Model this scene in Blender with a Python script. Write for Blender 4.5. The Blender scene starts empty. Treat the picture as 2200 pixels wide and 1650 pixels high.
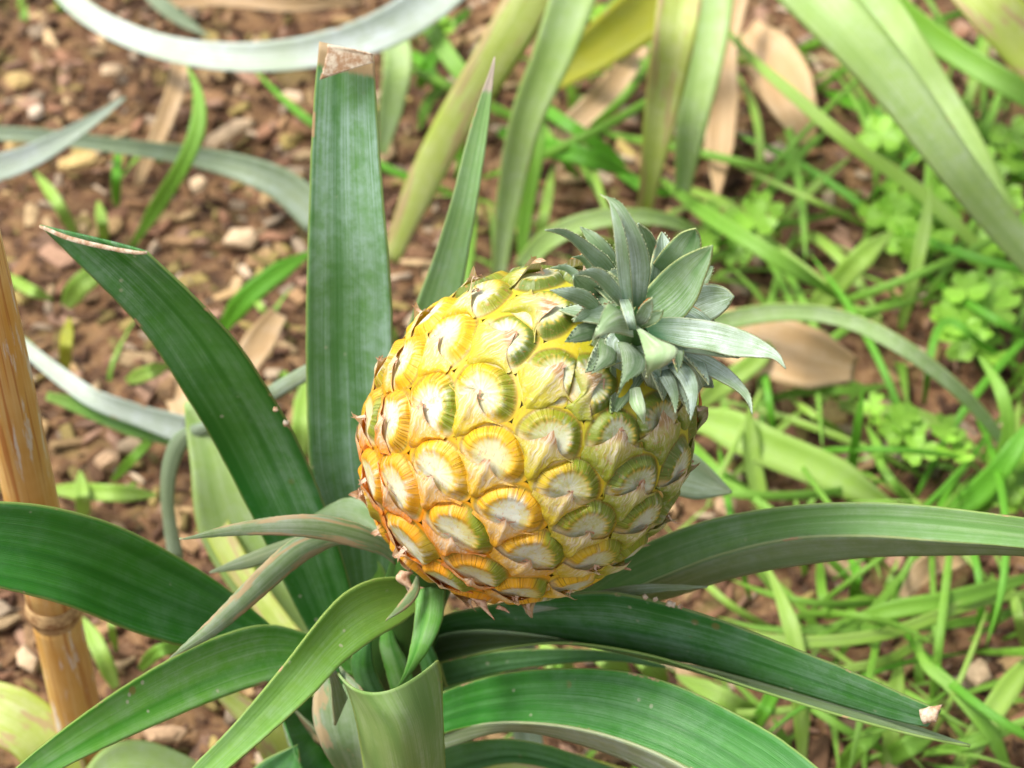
import bpy, math, random
import numpy as np
from mathutils import Vector, Matrix, noise as mnoise
rad = math.radians
SC = bpy.context.scene
# ------------------------------------------------------------------ camera, sky, sun, exposure
CAM = np.array([0.0, -0.5303, 0.8303]); S2 = 2 ** -.5
RT = np.array([1., 0, 0]); UP = np.array([0, S2, S2]); TC = np.array([0, -S2, S2])   # right, up, towards the camera
cd = bpy.data.cameras.new('camera'); cam = bpy.data.objects.new('camera', cd); SC.collection.objects.link(cam)
cam.location = CAM; cam.rotation_euler = (rad(45), 0, 0)
cd.lens = 75; cd.sensor_width = 36; cd.clip_start = .02; cd.clip_end = 200
cd.dof.use_dof = True; cd.dof.focus_distance = .715; cd.dof.aperture_fstop = 12
SC.camera = cam
w = bpy.data.worlds.new('World'); SC.world = w; w.use_nodes = True
SUN_EL, SUN_AZ = 60, -85
nt = w.node_tree; bg = nt.nodes['Background']; sky = nt.nodes.new('ShaderNodeTexSky')
sky.sky_type = 'NISHITA'; sky.sun_disc = False; sky.sun_elevation = rad(SUN_EL); sky.sun_rotation = rad(SUN_AZ)
sky.dust_density = 4; sky.air_density = 1.0; sky.ozone_density = .6
hs_ = nt.nodes.new('ShaderNodeHueSaturation'); hs_.inputs['Saturation'].default_value = .28
nt.links.new(sky.outputs[0], hs_.inputs['Color']); nt.links.new(hs_.outputs[0], bg.inputs[0]); bg.inputs[1].default_value = .115
sd = bpy.data.lights.new('sun', 'SUN'); sd.energy = 2.35; sd.angle = rad(18); sd.color = (1, .94, .82)
so = bpy.data.objects.new('sun', sd); SC.collection.objects.link(so)
dv = Vector((math.cos(rad(SUN_EL)) * math.sin(rad(SUN_AZ)), math.cos(rad(SUN_EL)) * math.cos(rad(SUN_AZ)), math.sin(rad(SUN_EL))))
so.rotation_euler = dv.to_track_quat('Z', 'Y').to_euler()
SC.view_settings.view_transform = 'Standard'; SC.view_settings.look = 'None'
SC.view_settings.exposure = .92; SC.view_settings.gamma = 1
SC.render.engine = 'CYCLES'
SC.cycles.max_bounces = 8; SC.cycles.transparent_max_bounces = 4

# ------------------------------------------------------------------ helpers
def P(px, py, d):
    "point seen at photo pixel (2200 wide) at depth d metres"
    k = .48 * d / 2200
    return CAM + RT * ((px - 1100) * k) + UP * (-(py - 825) * k) - TC * d
def G(px, py, h=0.):
    v = P(px, py, 1.) - CAM
    return CAM + v * ((h - CAM[2]) / v[2])
def dep(p): return float((CAM - p) @ TC)
def tag(o, label=None, cat=None, group=None, kind=None):
    if label: o['label'] = label
    if cat: o['category'] = cat
    if group: o['group'] = group
    if kind: o['kind'] = kind
    return o
def empty(name, loc):
    o = bpy.data.objects.new(name, None); o.location = loc; o.empty_display_size = .02
    SC.collection.objects.link(o); return o
def mesh_obj(name, V, F, mats, parent=None, uv=None, attrs=None, mi=None, smooth=True, solid=0, back=False):
    V = np.asarray(V, float)
    if parent is None: off = V.mean(0)
    else:
        off = np.zeros(3); q = parent
        while q is not None: off = off + np.array(q.location); q = q.parent
    me = bpy.data.meshes.new(name); me.from_pydata([tuple(v) for v in (V - off)], [], [tuple(int(i) for i in f) for f in F])
    if smooth: me.polygons.foreach_set('use_smooth', [True] * len(me.polygons))
    if uv is not None:
        l = np.empty(len(me.loops), np.int32); me.loops.foreach_get('vertex_index', l)
        me.uv_layers.new(name='UVMap').data.foreach_set('uv', np.asarray(uv, np.float32)[l].ravel())
    for k, a in (attrs or {}).items():
        a = np.asarray(a, np.float32)
        if a.ndim == 1: me.attributes.new(k, 'FLOAT', 'POINT').data.foreach_set('value', a)
        else: me.attributes.new(k, 'FLOAT_COLOR', 'POINT').data.foreach_set('color', np.c_[a, np.ones(len(a))].astype(np.float32).ravel())
    for m in mats: me.materials.append(m)
    if mi is not None: me.polygons.foreach_set('material_index', np.asarray(mi, np.int32))
    me.update()
    o = bpy.data.objects.new(name, me); SC.collection.objects.link(o)
    if parent is None: o.location = off
    else: o.parent = parent
    if solid:
        s = o.modifiers.new('thickness', 'SOLIDIFY'); s.thickness = solid; s.offset = -1
        if back: s.material_offset = 1
    return o
def spline(pts, n):
    "Catmull-Rom through pts (any dimension), n samples uniform in chord length of the control polygon"
    p = np.asarray(pts, float)
    if len(p) == 2: return p[0] + (p[1] - p[0]) * np.linspace(0, 1, n)[:, None]
    t = np.r_[0, np.cumsum(np.sqrt(np.linalg.norm(np.diff(p[:, :2], axis=0), axis=1)) + 1e-9)]
    q = np.vstack([2 * p[0] - p[1], p, 2 * p[-1] - p[-2]]); tt = np.r_[2 * t[0] - t[1], t, 2 * t[-1] - t[-2]]
    m = (q[2:] - q[:-2]) / (tt[2:] - tt[:-2])[:, None]
    dense = []
    for i in range(len(p) - 1):
        s = np.linspace(0, 1, 24, endpoint=False)[:, None]; h = t[i + 1] - t[i]
        dense.append((2*s**3-3*s*s+1)*p[i] + (s**3-2*s*s+s)*h*m[i] + (3*s*s-2*s**3)*p[i+1] + (s**3-s*s)*h*m[i+1])
    dense = np.vstack(dense + [p[-1:]])
    L = np.r_[0, np.cumsum(np.linalg.norm(np.diff(dense[:, :2], axis=0), axis=1))]; L /= L[-1]
    u = np.linspace(0, 1, n)
    return np.stack([np.interp(u, L, dense[:, k]) for k in range(p.shape[1])], 1)

# ------------------------------------------------------------------ materials
class NT:
    def __init__(s, name):
        s.m = bpy.data.materials.new(name); s.m.use_nodes = True; s.t = s.m.node_tree; s.b = s.t.nodes['Principled BSDF']; s.out = s.t.nodes['Material Output']
    def n(s, typ, **kw):
        n = s.t.nodes.new('ShaderNode' + typ)
        for k, v in kw.items(): setattr(n, k, v)
        return n
    def set(s, sock, v):
        if isinstance(v, bpy.types.NodeSocket): s.t.links.new(v, sock)
        elif hasattr(v, '__len__') and len(v) == 3 and sock.type == 'RGBA': sock.default_value = (*v, 1)
        else: sock.default_value = v
    def math(s, op, a, b=None, c=None, clamp=False):
        n = s.n('Math', operation=op, use_clamp=clamp); s.set(n.inputs[0], a)
        if b is not None: s.set(n.inputs[1], b)
        if c is not None: s.set(n.inputs[2], c)
        return n.outputs[0]
    def mix(s, f, a, b, mode='MIX'):
        n = s.n('Mix', data_type='RGBA', blend_type=mode); s.set(n.inputs[0], f); s.set(n.inputs[6], a); s.set(n.inputs[7], b); return n.outputs[2]
    def ss(s, x, lo, hi):
        n = s.n('MapRange', interpolation_type='SMOOTHSTEP'); s.set(n.inputs[0], x); s.set(n.inputs[1], lo); s.set(n.inputs[2], hi); return n.outputs[0]
    def uv(s): return s.n('UVMap', uv_map='UVMap').outputs[0]
    def sep(s, v):
        n = s.n('SeparateXYZ'); s.set(n.inputs[0], v); return n.outputs
    def comb(s, x, y, z):
        n = s.n('CombineXYZ')
        for i, v in enumerate((x, y, z)): s.set(n.inputs[i], v)
        return n.outputs[0]
    def noise(s, vec, scale, detail=3, rough=.55, dist=0):
        n = s.n('TexNoise'); s.set(n.inputs['Vector'], vec); n.inputs['Scale'].default_value = scale; n.inputs['Detail'].default_value = detail
        n.inputs['Roughness'].default_value = rough; n.inputs['Distortion'].default_value = dist; return n.outputs[0]
    def obj(s): return s.n('TexCoord').outputs['Object']
    def geo(s): return s.n('NewGeometry').outputs['Position']
    def attr(s, k, out='Fac'): return s.n('Attribute', attribute_name=k).outputs[out]
    def bump(s, h, strength, dist):
        n = s.n('Bump'); n.inputs['Strength'].default_value = strength; n.inputs['Distance'].default_value = dist
        s.set(n.inputs['Height'], h); s.t.links.new(n.outputs[0], s.b.inputs['Normal']); return n.outputs[0]
    def translucent(s, f, col, nrm=None):
        tr = s.n('BsdfTranslucent'); s.set(tr.inputs[0], col); mx = s.n('MixShader'); mx.inputs[0].default_value = f
        s.t.links.new(s.b.outputs[0], mx.inputs[1]); s.t.links.new(tr.outputs[0], mx.inputs[2]); s.t.links.new(mx.outputs[0], s.out.inputs[0])
def leafmat(name, dark, mid, pale, edge=(.30, .42, .10), gain=1., band=.5, fine=.5, rough=.42, spots=.5, base=None, tip=None, tipv=2., seed=0., trans=.18, nacross=1., dry=0, bumps=.5):
    dark = tuple(c * g_ for c, g_ in zip(dark, (1.9, 1.65, 1.0))); mid = tuple(c * g_ for c, g_ in zip(mid, (2.1, 1.75, 1.05))); pale = tuple(min(.85, c * g_) for c, g_ in zip(pale, (1.45, 1.40, 1.35)))
    N = NT(name); uv = N.uv(); u, v, _ = N.sep(uv); uo = N.math('ABSOLUTE', N.math('SUBTRACT', u, .5))
    sv = N.comb(N.math('MULTIPLY', u, 5 * nacross), N.math('MULTIPLY', v, .9), seed)
    broad = N.noise(sv, 1., 2, .5)
    fv = N.comb(N.math('MULTIPLY', u, 75 * nacross), N.math('MULTIPLY', v, 1.6), seed + 3)
    fin = N.noise(fv, 1., 3, .6)
    col = N.mix(N.ss(broad, .28, .72), dark, mid)
    pow_ = N.noise(N.geo(), 130, 4, .7)
    pl = N.noise(N.geo(), 16, 2, .5)
    pf = N.math('MULTIPLY', N.math('MULTIPLY', N.ss(N.math('ADD', N.math('MULTIPLY', fin, .6), N.math('MULTIPLY', pow_, .4)), .38, .66), N.ss(N.math('ADD', N.math('MULTIPLY', broad, .5), N.math('MULTIPLY', pl, .5)), .38, .6)), band)
    col = N.mix(pf, col, pale)  # pale powdery bloom, strengthened so the colour also carries a painted broad sheen
    col = N.mix(N.math('MULTIPLY', N.ss(fin, .5, .3), fine * .38), col, dark)
    if base is not None: col = N.mix(N.ss(N.math('ADD', v, N.math('MULTIPLY', broad, .2)), .42, .12), col, base)
    if dry:
        df = N.ss(N.math('ADD', N.noise(N.comb(N.math('MULTIPLY', u, 4), N.math('MULTIPLY', v, 3), seed + 9), 1., 3, .6), N.math('MULTIPLY', uo, .25)), .62 - dry * .12, .68 - dry * .1)
        col = N.mix(N.math('MULTIPLY', df, .85), col, (.52, .36, .20))
    mo = N.noise(N.geo(), 48, 5, .72); col = N.mix(N.math('MULTIPLY', N.ss(mo, .50, .68), .22 * min(band, 1)), col, pale); col = N.mix(N.math('MULTIPLY', N.ss(mo, .46, .34), .30), col, dark)
    # pale speckles and rusty dots
    vo = N.n('TexVoronoi'); N.set(vo.inputs['Vector'], N.geo()); vo.inputs['Scale'].default_value = 150
    sp = N.math('MULTIPLY', N.ss(vo.outputs['Distance'], .16, .08), N.ss(N.noise(N.geo(), 55, 2), .56, .62))
    col = N.mix(N.math('MULTIPLY', sp, spots), col, (.55, .55, .40))
    vo2 = N.n('TexVoronoi'); N.set(vo2.inputs['Vector'], N.geo()); vo2.inputs['Scale'].default_value = 70
    sp2 = N.math('MULTIPLY', N.ss(vo2.outputs['Distance'], .15, .07), N.ss(N.noise(N.geo(), 28, 2), .57, .62))
    col = N.mix(N.math('MULTIPLY', sp2, spots), col, (.30, .17, .06))
    if edge is not None:
        ef = N.ss(N.math('ADD', uo, N.math('MULTIPLY', N.math('SUBTRACT', pow_, .5), .02)), .474, .494)
        col = N.mix(N.math('MULTIPLY', ef, .75), col, edge)
        en = N.math('MULTIPLY', N.ss(uo, .452, .48), N.ss(N.noise(N.geo(), 60, 4, .7), .60, .66))
        col = N.mix(en, col, (.50, .33, .18))
    if tip is not None:
        tf = N.ss(N.math('ADD', v, N.math('MULTIPLY', N.math('SUBTRACT', N.noise(N.comb(N.math('MULTIPLY', u, 6), v, seed), 1., 4), .5), .05 * (1 - tipv) * 8)), tipv, tipv + .012)
        col = N.mix(tf, col, tip)
    N.set(N.b.inputs['Base Color'], col); N.b.inputs['Roughness'].default_value = rough
    N.set(N.b.inputs['Roughness'], N.math('ADD', rough, N.math('MULTIPLY', pow_, .14)))
    N.bump(N.math('ADD', fin, N.math('MULTIPLY', broad, 1.6)), bumps, .0006)
    N.translucent(trans, N.mix(.5, col, (.35, .55, .06)))
    return N.m
G_D, G_M, G_P = (.012, .085, .012), (.030, .150, .030), (.17, .29, .18)
M = {}
M['deep'] = leafmat('deep green leaf', (.012, .090, .012), (.034, .165, .026), (.15, .28, .19), seed=1, band=.6, base=(.05, .16, .03))
M['deep2'] = leafmat('glossy green leaf', (.006, .095, .006), (.020, .160, .012), (.13, .26, .15), seed=7, band=.55, rough=.36)
M['tall'] = leafmat('tall grey green leaf', (.035, .13, .045), (.065, .19, .08), (.24, .38, .32), seed=3, band=1.2, tip=(.50, .36, .20), tipv=.957)
M['spear'] = leafmat('pale spear leaf', (.10, .24, .11), (.15, .30, .15), (.27, .41, .30), seed=4, band=.9, edge=(.34, .42, .16), spots=.2, tip=(.6, .5, .42), tipv=.93)
M['cutl'] = leafmat('diagonal cut leaf', (.006, .090, .009), (.036, .165, .036), (.22, .34, .28), seed=5, band=.75, edge=(.25, .33, .09))
M['right'] = leafmat('right grey green leaf', (.075, .20, .075), (.12, .26, .12), (.28, .39, .28), seed=6, band=.95, spots=.3, nacross=.8)
M['light'] = leafmat('yellow green leaf', (.065, .19, .03), (.10, .25, .05), (.22, .36, .20), seed=8, band=.7, base=(.20, .36, .05), spots=.7)
M['mid'] = leafmat('mid green leaf', (.035, .18, .02), (.07, .24, .04), (.22, .36, .20), seed=9, band=.8, spots=.8)
M['grey'] = leafmat('grey mealy leaf', (.08, .16, .09), (.13, .21, .14), (.30, .36, .32), seed=10, band=.9, rough=.55, edge=(.45, .38, .24), spots=.2, dry=.3)
M['under'] = leafmat('leaf underside', (.08, .16, .09), (.12, .21, .13), (.26, .34, .27), seed=11, band=.9, fine=.8, rough=.55, spots=.1, edge=(.35, .42, .16))
M['under2'] = leafmat('silver underside', (.11, .18, .14), (.16, .23, .19), (.30, .37, .36), seed=12, band=.8, fine=.6, rough=.55, spots=0, edge=(.4, .45, .25))
M['bent'] = leafmat('bent leaf underside', (.09, .19, .08), (.13, .24, .11), (.32, .40, .28), seed=13, band=.9, fine=.9, rough=.55, spots=.15, edge=(.38, .50, .10), nacross=.8)
M['crown'] = leafmat('crown leaf', (.11, .20, .16), (.17, .28, .24), (.44, .55, .53), seed=14, band=1.5, fine=.8, rough=.55, edge=(.38, .42, .22), spots=.05, nacross=.6, trans=.12, base=(.05, .17, .06))
M['crown_g'] = leafmat('greener crown leaf', (.09, .21, .12), (.14, .27, .18), (.38, .48, .42), seed=15, band=.75, fine=.8, rough=.5, edge=(.45, .50, .20), spots=.05, nacross=.6, trans=.15, base=(.08, .26, .05))
M['crown_u'] = leafmat('crown leaf underside', (.17, .30, .23), (.24, .37, .30), (.50, .58, .54), seed=16, band=.95, fine=.95, rough=.6, edge=(.48, .50, .32), spots=0, nacross=.6, trans=.12)
M['crown_t'] = leafmat('recurved crown leaf', (.06, .13, .08), (.09, .17, .11), (.34, .40, .36), seed=17, band=.8, fine=.9, rough=.55, edge=(.30, .42, .14), spots=0, nacross=.6, trans=.12)
# blurred leaves behind
M['bpale'] = leafmat('pale yellow green leaf', (.20, .30, .07), (.24, .34, .11), (.46, .50, .28), seed=20, band=.8, edge=(.42, .48, .04), spots=0, dry=.2, trans=.3, nacross=.5)
M['bgreen'] = leafmat('soft green leaf', (.13, .25, .10), (.18, .32, .14), (.35, .45, .30), seed=21, band=.8, edge=(.30, .45, .08), spots=0, trans=.25, nacross=.5)
M['byellow'] = leafmat('yellow leaf', (.22, .27, .03), (.27, .31, .05), (.33, .38, .14), seed=22, band=.6, edge=(.62, .52, .02), spots=0, trans=.3, nacross=.5)
M['bwhite'] = leafmat('whitish blue leaf', (.19, .27, .34), (.24, .33, .42), (.46, .52, .60), seed=23, band=.9, edge=(.45, .6, .5), spots=0, trans=.1, nacross=.4, rough=.6)
M['bgrey'] = leafmat('blue grey leaf', (.085, .14, .13), (.12, .18, .16), (.24, .31, .29), seed=24, band=.8, edge=(.25, .38, .2), spots=0, trans=.1, nacross=.4)
M['bdry'] = leafmat('dry tan leaf', (.26, .19, .15), (.32, .26, .22), (.48, .40, .32), seed=25, band=.7, edge=(.5, .35, .15), spots=0, trans=.15, nacross=.6, fine=.4)
M['grass'] = leafmat('bright grass', (.09, .24, .035), (.12, .29, .05), (.22, .38, .12), seed=26, band=.4, edge=None, spots=0, trans=.35, nacross=.2, fine=.3)
M['grass2'] = leafmat('pale grass', (.15, .30, .06), (.18, .34, .09), (.30, .42, .18), seed=27, band=.6, edge=None, spots=0, trans=.35, nacross=.2, fine=.3)
M['grass3'] = leafmat('vivid grass', (.065, .24, .022), (.085, .28, .03), (.14, .34, .07), seed=28, band=.3, edge=None, spots=0, trans=.35, nacross=.2, fine=.3)

def stem_mat():
    N = NT('green stalk'); f = N.noise(N.obj(), 60, 4); c = N.mix(f, (.02, .07, .01), (.05, .14, .02)); N.set(N.b.inputs['Base Color'], c); N.b.inputs['Roughness'].default_value = .5; N.bump(f, .4, .001); return N.m
M['stem'] = stem_mat()
def dry_mat(name, a, b):
    N = NT(name); f = N.noise(N.geo(), 260, 5, .7); c = N.mix(N.ss(f, .36, .62), a, b); N.set(N.b.inputs['Base Color'], c); N.b.inputs['Roughness'].default_value = .75; N.bump(f, .5, .0005); N.translucent(.15, c); return N.m
M['papery'] = dry_mat('papery brown bract tip', (.40, .17, .08), (.75, .52, .36))
M['rust'] = dry_mat('rusty dry tip', (.45, .13, .03), (.62, .26, .06))
M['white_dry'] = dry_mat('white dried cut', (.46, .27, .15), (.80, .70, .55))

# ------------------------------------------------------------------ leaf builder
def grid_faces(n, m):
    i, j = np.meshgrid(np.arange(n - 1), np.arange(m - 1), indexing='ij'); a = (i * m + j).ravel()
    return np.stack([a, a + 1, a + m + 1, a + m], 1)
def leaf(parent, rails, depth, mat, under='under', bulge=0., n=56, m=13, th=.0009, wob=.0004, teeth=0, ragged=0, flip=False, name='leaf', seed=0, label=None, tipdrop=None):
    """rails: 2 or 3 polylines base->tip in photo pixels; depth: one list (shared) or a list per rail, metres"""
    rnd = random.Random(hash((round(rails[0][0][0]), round(rails[0][0][1]), seed)) & 0xffff)
    k = len(rails)
    if not hasattr(depth[0], '__len__'): depth = [depth] * k
    R = []
    for r, d in zip(rails, depth):
        q = spline(r, n); dd = spline(np.c_[np.linspace(0, 1, len(d)), np.zeros(len(d)), d], n)[:, 2] if len(d) > 1 else np.full(n, d[0])
        R.append(np.array([P(a[0], a[1], e) for a, e in zip(q, dd)]))
    W = np.linspace(0, 1, m); V = np.zeros((n, m, 3))
    for j, x in enumerate(W):
        if k == 2: V[:, j] = R[0] * (1 - x) + R[1] * x
        elif k == 3:
            V[:, j] = R[0] * (2 * (x - .5) * (x - 1)) + R[1] * (4 * x * (1 - x)) + R[2] * (2 * x * (x - .5))
    tan = np.gradient(V[:, m // 2], axis=0); wd = V[:, -1] - V[:, 0]; wl = np.linalg.norm(wd, axis=1)
    nr = np.cross(tan, wd); nr /= np.linalg.norm(nr, axis=1)[:, None] + 1e-9
    sgn = np.sign(nr @ TC); sgn[sgn == 0] = 1; 
    s0 = np.sign(sgn.sum()) or 1
    nr = nr * s0
    for j, x in enumerate(W):
        V[:, j] += nr * (bulge * wl * 4 * x * (1 - x) * np.clip((1.02 - np.linspace(0, 1, n)) / .12, 0, 1))[:, None]
    # slight waviness, rim and end irregularity
    so_ = rnd.random() * 50
    for i in range(n):
        for j in (range(m)):
            p = V[i, j] * 22
            V[i, j] += nr[i] * (mnoise.noise(Vector((p[0] + so_, p[1], p[2]))) * wob * 3.2)
        for j, s in ((0, -1), (m - 1, 1)):
            e = mnoise.noise(Vector((i * .9, j, so_))) * wob * .5
            V[i, j] += wd[i] / (wl[i] + 1e-9) * e
    if ragged:
        for j in range(m):
            V[-1, j] += tan[-1] * (mnoise.noise(Vector((j * .9, so_, 0))) * ragged); V[-2, j] += tan[-1] * (mnoise.noise(Vector((j * .9, so_, 3))) * ragged * .4)
    F = grid_faces(n, m)
    a, b, c, d = F[0]; Vf = V.reshape(-1, 3)
    mid = F[len(F) // 2]; fn = np.cross(Vf[mid[1]] - Vf[mid[0]], Vf[mid[3]] - Vf[mid[0]])
    if (fn @ (CAM - Vf[mid[0]]) < 0) != flip: F = F[:, ::-1]
    uu, vv = np.meshgrid(W, np.linspace(0, 1, n)); uv = np.stack([uu.ravel(), vv.ravel()], 1)
    Vl = list(Vf); Fl = [tuple(f) for f in F]; uvl = list(uv)
    if teeth:
        for side, j in ((-1, 0), (1, m - 1)):
            e = V[:, j]; L = np.r_[0, np.cumsum(np.linalg.norm(np.diff(e, axis=0), axis=1))]
            x = teeth * 2
            while x < L[-1] - .001:
                i = min(int(np.searchsorted(L, x)), n - 2); f = (x - L[i - 1]) / (L[i] - L[i - 1] + 1e-9)
                p = e[i - 1] * (1 - f) + e[i] * f; t = (e[i] - e[i - 1]); t /= np.linalg.norm(t) + 1e-9
                o = wd[i] / (wl[i] + 1e-9) * side
                if wl[i] > .0008:
                    h = teeth * rnd.uniform(.25, .5) * (.5 + .9 * x / L[-1]); b0 = len(Vl)
                    Vl += [p - t * h * .35, p + t * h * .35, p + o * h * .8 + t * h * 1.1 - o * .0002]; Fl.append((b0, b0 + 1, b0 + 2)); uvl += [(0.0 if j == 0 else 1., .5)] * 3
                x += teeth * rnd.uniform(.8, 1.5)
    o = mesh_obj(name, Vl, Fl, [M[mat], M[under]], parent, uv=uvl, solid=th, back=True)
    if label: o['label'] = label
    return o
def ribbon(parent, pts, widths, mat, under=None, hs=None, fold=.12, n=34, m=5, tilt=0., th=.0004, name='blade', pointy=True, build=True, ends=(0., 0.)):
    """pts: photo pixels on the blade's centre line; hs: heights above ground in metres; widths in photo pixels"""
    hs = hs or [.005, .03, .02]
    q = spline(pts, n); h = np.interp(np.linspace(0, 1, n), np.linspace(0, 1, len(hs)), hs)
    h = spline(np.c_[np.linspace(0, 1, len(hs)), np.zeros(len(hs)), hs], n)[:, 2]
    C = np.array([G(a[0], a[1], max(e, .002)) for a, e in zip(q, h)])
    u = np.linspace(0, 1, n)
    wd = np.interp(u, np.linspace(0, 1, len(widths)), widths) if len(widths) > 1 else np.full(n, float(widths[0]))
    if pointy: wd = wd * np.clip((1 - u) / .30, 0, 1) ** .7 * np.clip(.45 + u * 2.5, 0, 1)
    T = np.gradient(C, axis=0); T /= np.linalg.norm(T, axis=1)[:, None]
    D = np.array([dep(c) for c in C]); wm = wd * .48 * D / 2200
    view = CAM - C; view /= np.linalg.norm(view, axis=1)[:, None]
    X = np.cross(T, view); X /= np.linalg.norm(X, axis=1)[:, None]; Y = np.cross(X, T)
    ct, st = math.cos(tilt), math.sin(tilt); X2 = X * ct + Y * st; Y2 = Y * ct - X * st
    V = np.zeros((n, m, 3)); W = np.linspace(-.5, .5, m)
    for j, x in enumerate(W): V[:, j] = C + X2 * (x * wm / max(ct, .5))[:, None] - Y2 * ((.25 - x * x) * fold * 4 * wm)[:, None]
    F = grid_faces(n, m); Vf = V.reshape(-1, 3); mid = F[len(F) // 2]
    if np.cross(Vf[mid[1]] - Vf[mid[0]], Vf[mid[3]] - Vf[mid[0]]) @ (CAM - Vf[mid[0]]) < 0: F = F[:, ::-1]
    uu, vv = np.meshgrid(W + .5, u); uv = np.stack([uu.ravel(), vv.ravel()], 1)
    if not build: return Vf, F, uv
    return mesh_obj(name, Vf, F, [M[mat], M[under or mat]], parent, uv=uv, solid=th, back=True)

# ------------------------------------------------------------------ ground
def soil_mat():
    N = NT('mulched soil'); g = N.geo()
    a = N.noise(g, 14, 4, .6); b = N.noise(g, 90, 5, .65); c = N.noise(g, 420, 3, .7)
    col = N.mix(N.ss(a, .35, .65), (.060, .026, .013), (.135, .062, .030))
    col = N.mix(N.ss(b, .42, .66), col, (.26, .15, .07))
    col = N.mix(N.ss(b, .46, .34), col, (.025, .012, .007))
    col = N.mix(N.math('MULTIPLY', N.ss(N.noise(g, 30, 3), .55, .68), .4), col, (.17, .16, .04))
    col = N.mix(N.math('MULTIPLY', N.ss(c, .45, .7), .4), col, (.38, .26, .17))
    N.set(N.b.inputs['Base Color'], col); N.b.inputs['Roughness'].default_value = .92; N.b.inputs['Specular IOR Level'].default_value = .25
    N.bump(N.math('ADD', b, N.math('MULTIPLY', c, .5)), .9, .004); return N.m
def terrain_h(x, y):
    h = 0.
    for s, a in ((9, .010), (28, .005), (70, .0035)):
        h += mnoise.noise(Vector((x * s, y * s, s))) * a * 1.3
    f = max(0., 1 - max(abs(x), abs(y - .5)) / 6); return h * min(1, f * 3 + .15) - .004
def build_ground():
    ax = np.linspace(-.75, .75, 250); ext = np.geomspace(.8, 60, 26)
    X = np.r_[-ext[::-1], ax, ext]; Y = np.r_[.35 - ext[::-1], ax * .85 + .35, .35 + ext]
    n, m = len(X), len(Y); V = [(x, y, terrain_h(x, y)) for x in X for y in Y]
    F = grid_faces(n, m)[:, ::-1]
    o = mesh_obj('soil_ground', V, F, [soil_mat()]); tag(o, kind='structure')
    bpy.context.view_layer.update(); return o
build_ground()
def chip_mat(name, uvm=False):
    N = NT(name); c = N.attr('tone', 'Color'); s = N.noise(N.obj(), 260, 3, .6)
    N.set(N.b.inputs['Base Color'], N.mix(N.math('MULTIPLY', N.ss(s, .4, .65), .45), c, N.mix(1., c, (.50, .45, .4), 'MULTIPLY')))
    N.b.inputs['Roughness'].default_value = .85; N.b.inputs['Specular IOR Level'].default_value = .3; N.bump(s, .7, .0012); return N.m
M['chip'] = chip_mat('wood chip')
TONES = [(.52, .35, .17), (.44, .27, .14), (.60, .43, .24), (.36, .20, .10), (.46, .28, .19), (.24, .13, .07), (.44, .34, .12), (.62, .48, .34), (.14, .07, .04), (.38, .20, .12)]
def chip_geo(rnd, c, L, Wd, H, ang, tip):
    "irregular splinter: a bent hexagonal slab with broken ends"
    k = rnd.randint(5, 7); ring = []
    for i in range(k):
        a = 2 * math.pi * (i + rnd.uniform(-.25, .25)) / k
        ca, sa = math.cos(a), math.sin(a)
        ring.append((math.copysign(abs(ca) ** .6, ca) * L / 2 * rnd.uniform(.8, 1.1), math.copysign(abs(sa) ** .7, sa) * Wd / 2 * rnd.uniform(.8, 1.15)))
    V = []
    for z, s in ((0, 1), (H, .9), (H * 1.25, .55)):
        for x, y in ring: V.append(Vector((x * s, y * s, z + rnd.uniform(-.15, .15) * H)))
    F = []
    for l in (0, 1):
        for i in range(k): F.append((l * k + i, l * k + (i + 1) % k, (l + 1) * k + (i + 1) % k, (l + 1) * k + i))
    F.append(tuple(2 * k + i for i in range(k)))
    R = Matrix.Rotation(ang, 3, 'Z') @ Matrix.Rotation(tip, 3, 'X') @ Matrix.Rotation(rnd.uniform(-.3, .3), 3, 'Y')
    return [R @ v + Vector(c) for v in V], F
def mulch():
    rnd = random.Random(4); V, F, T = [], [], []
    for i in range(20000):
        x = rnd.uniform(-.55, .62); y = rnd.uniform(-.35, .85)
        r = rnd.random(); L = rnd.uniform(.003, .008) if r < .5 else rnd.uniform(.008, .017) if r < .86 else rnd.uniform(.017, .028)
        Wd = L * rnd.uniform(.18, .55); t = rnd.choice(TONES)
        if r < .6: t = tuple(v * .6 for v in rnd.choice(TONES[3:]))
        v, f = chip_geo(rnd, (x, y, terrain_h(x, y) + rnd.uniform(0, .0025)), L, Wd, min(L * .2, .0022) * rnd.uniform(.5, 1.3), rnd.uniform(0, 6.3), rnd.uniform(-.5, .5))
        b = len(V); V += v; F += [tuple(q + b for q in g) for g in f]; k = rnd.uniform(.45, .95); T += [tuple(min(1, a * k) for a in t)] * len(v)
    o = mesh_obj('wood_mulch', V, F, [M['chip']], attrs={'tone': T}, smooth=False); tag(o, 'small brown wood chips and crumbs scattered over the soil', 'mulch', kind='stuff')
mulch()
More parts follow.
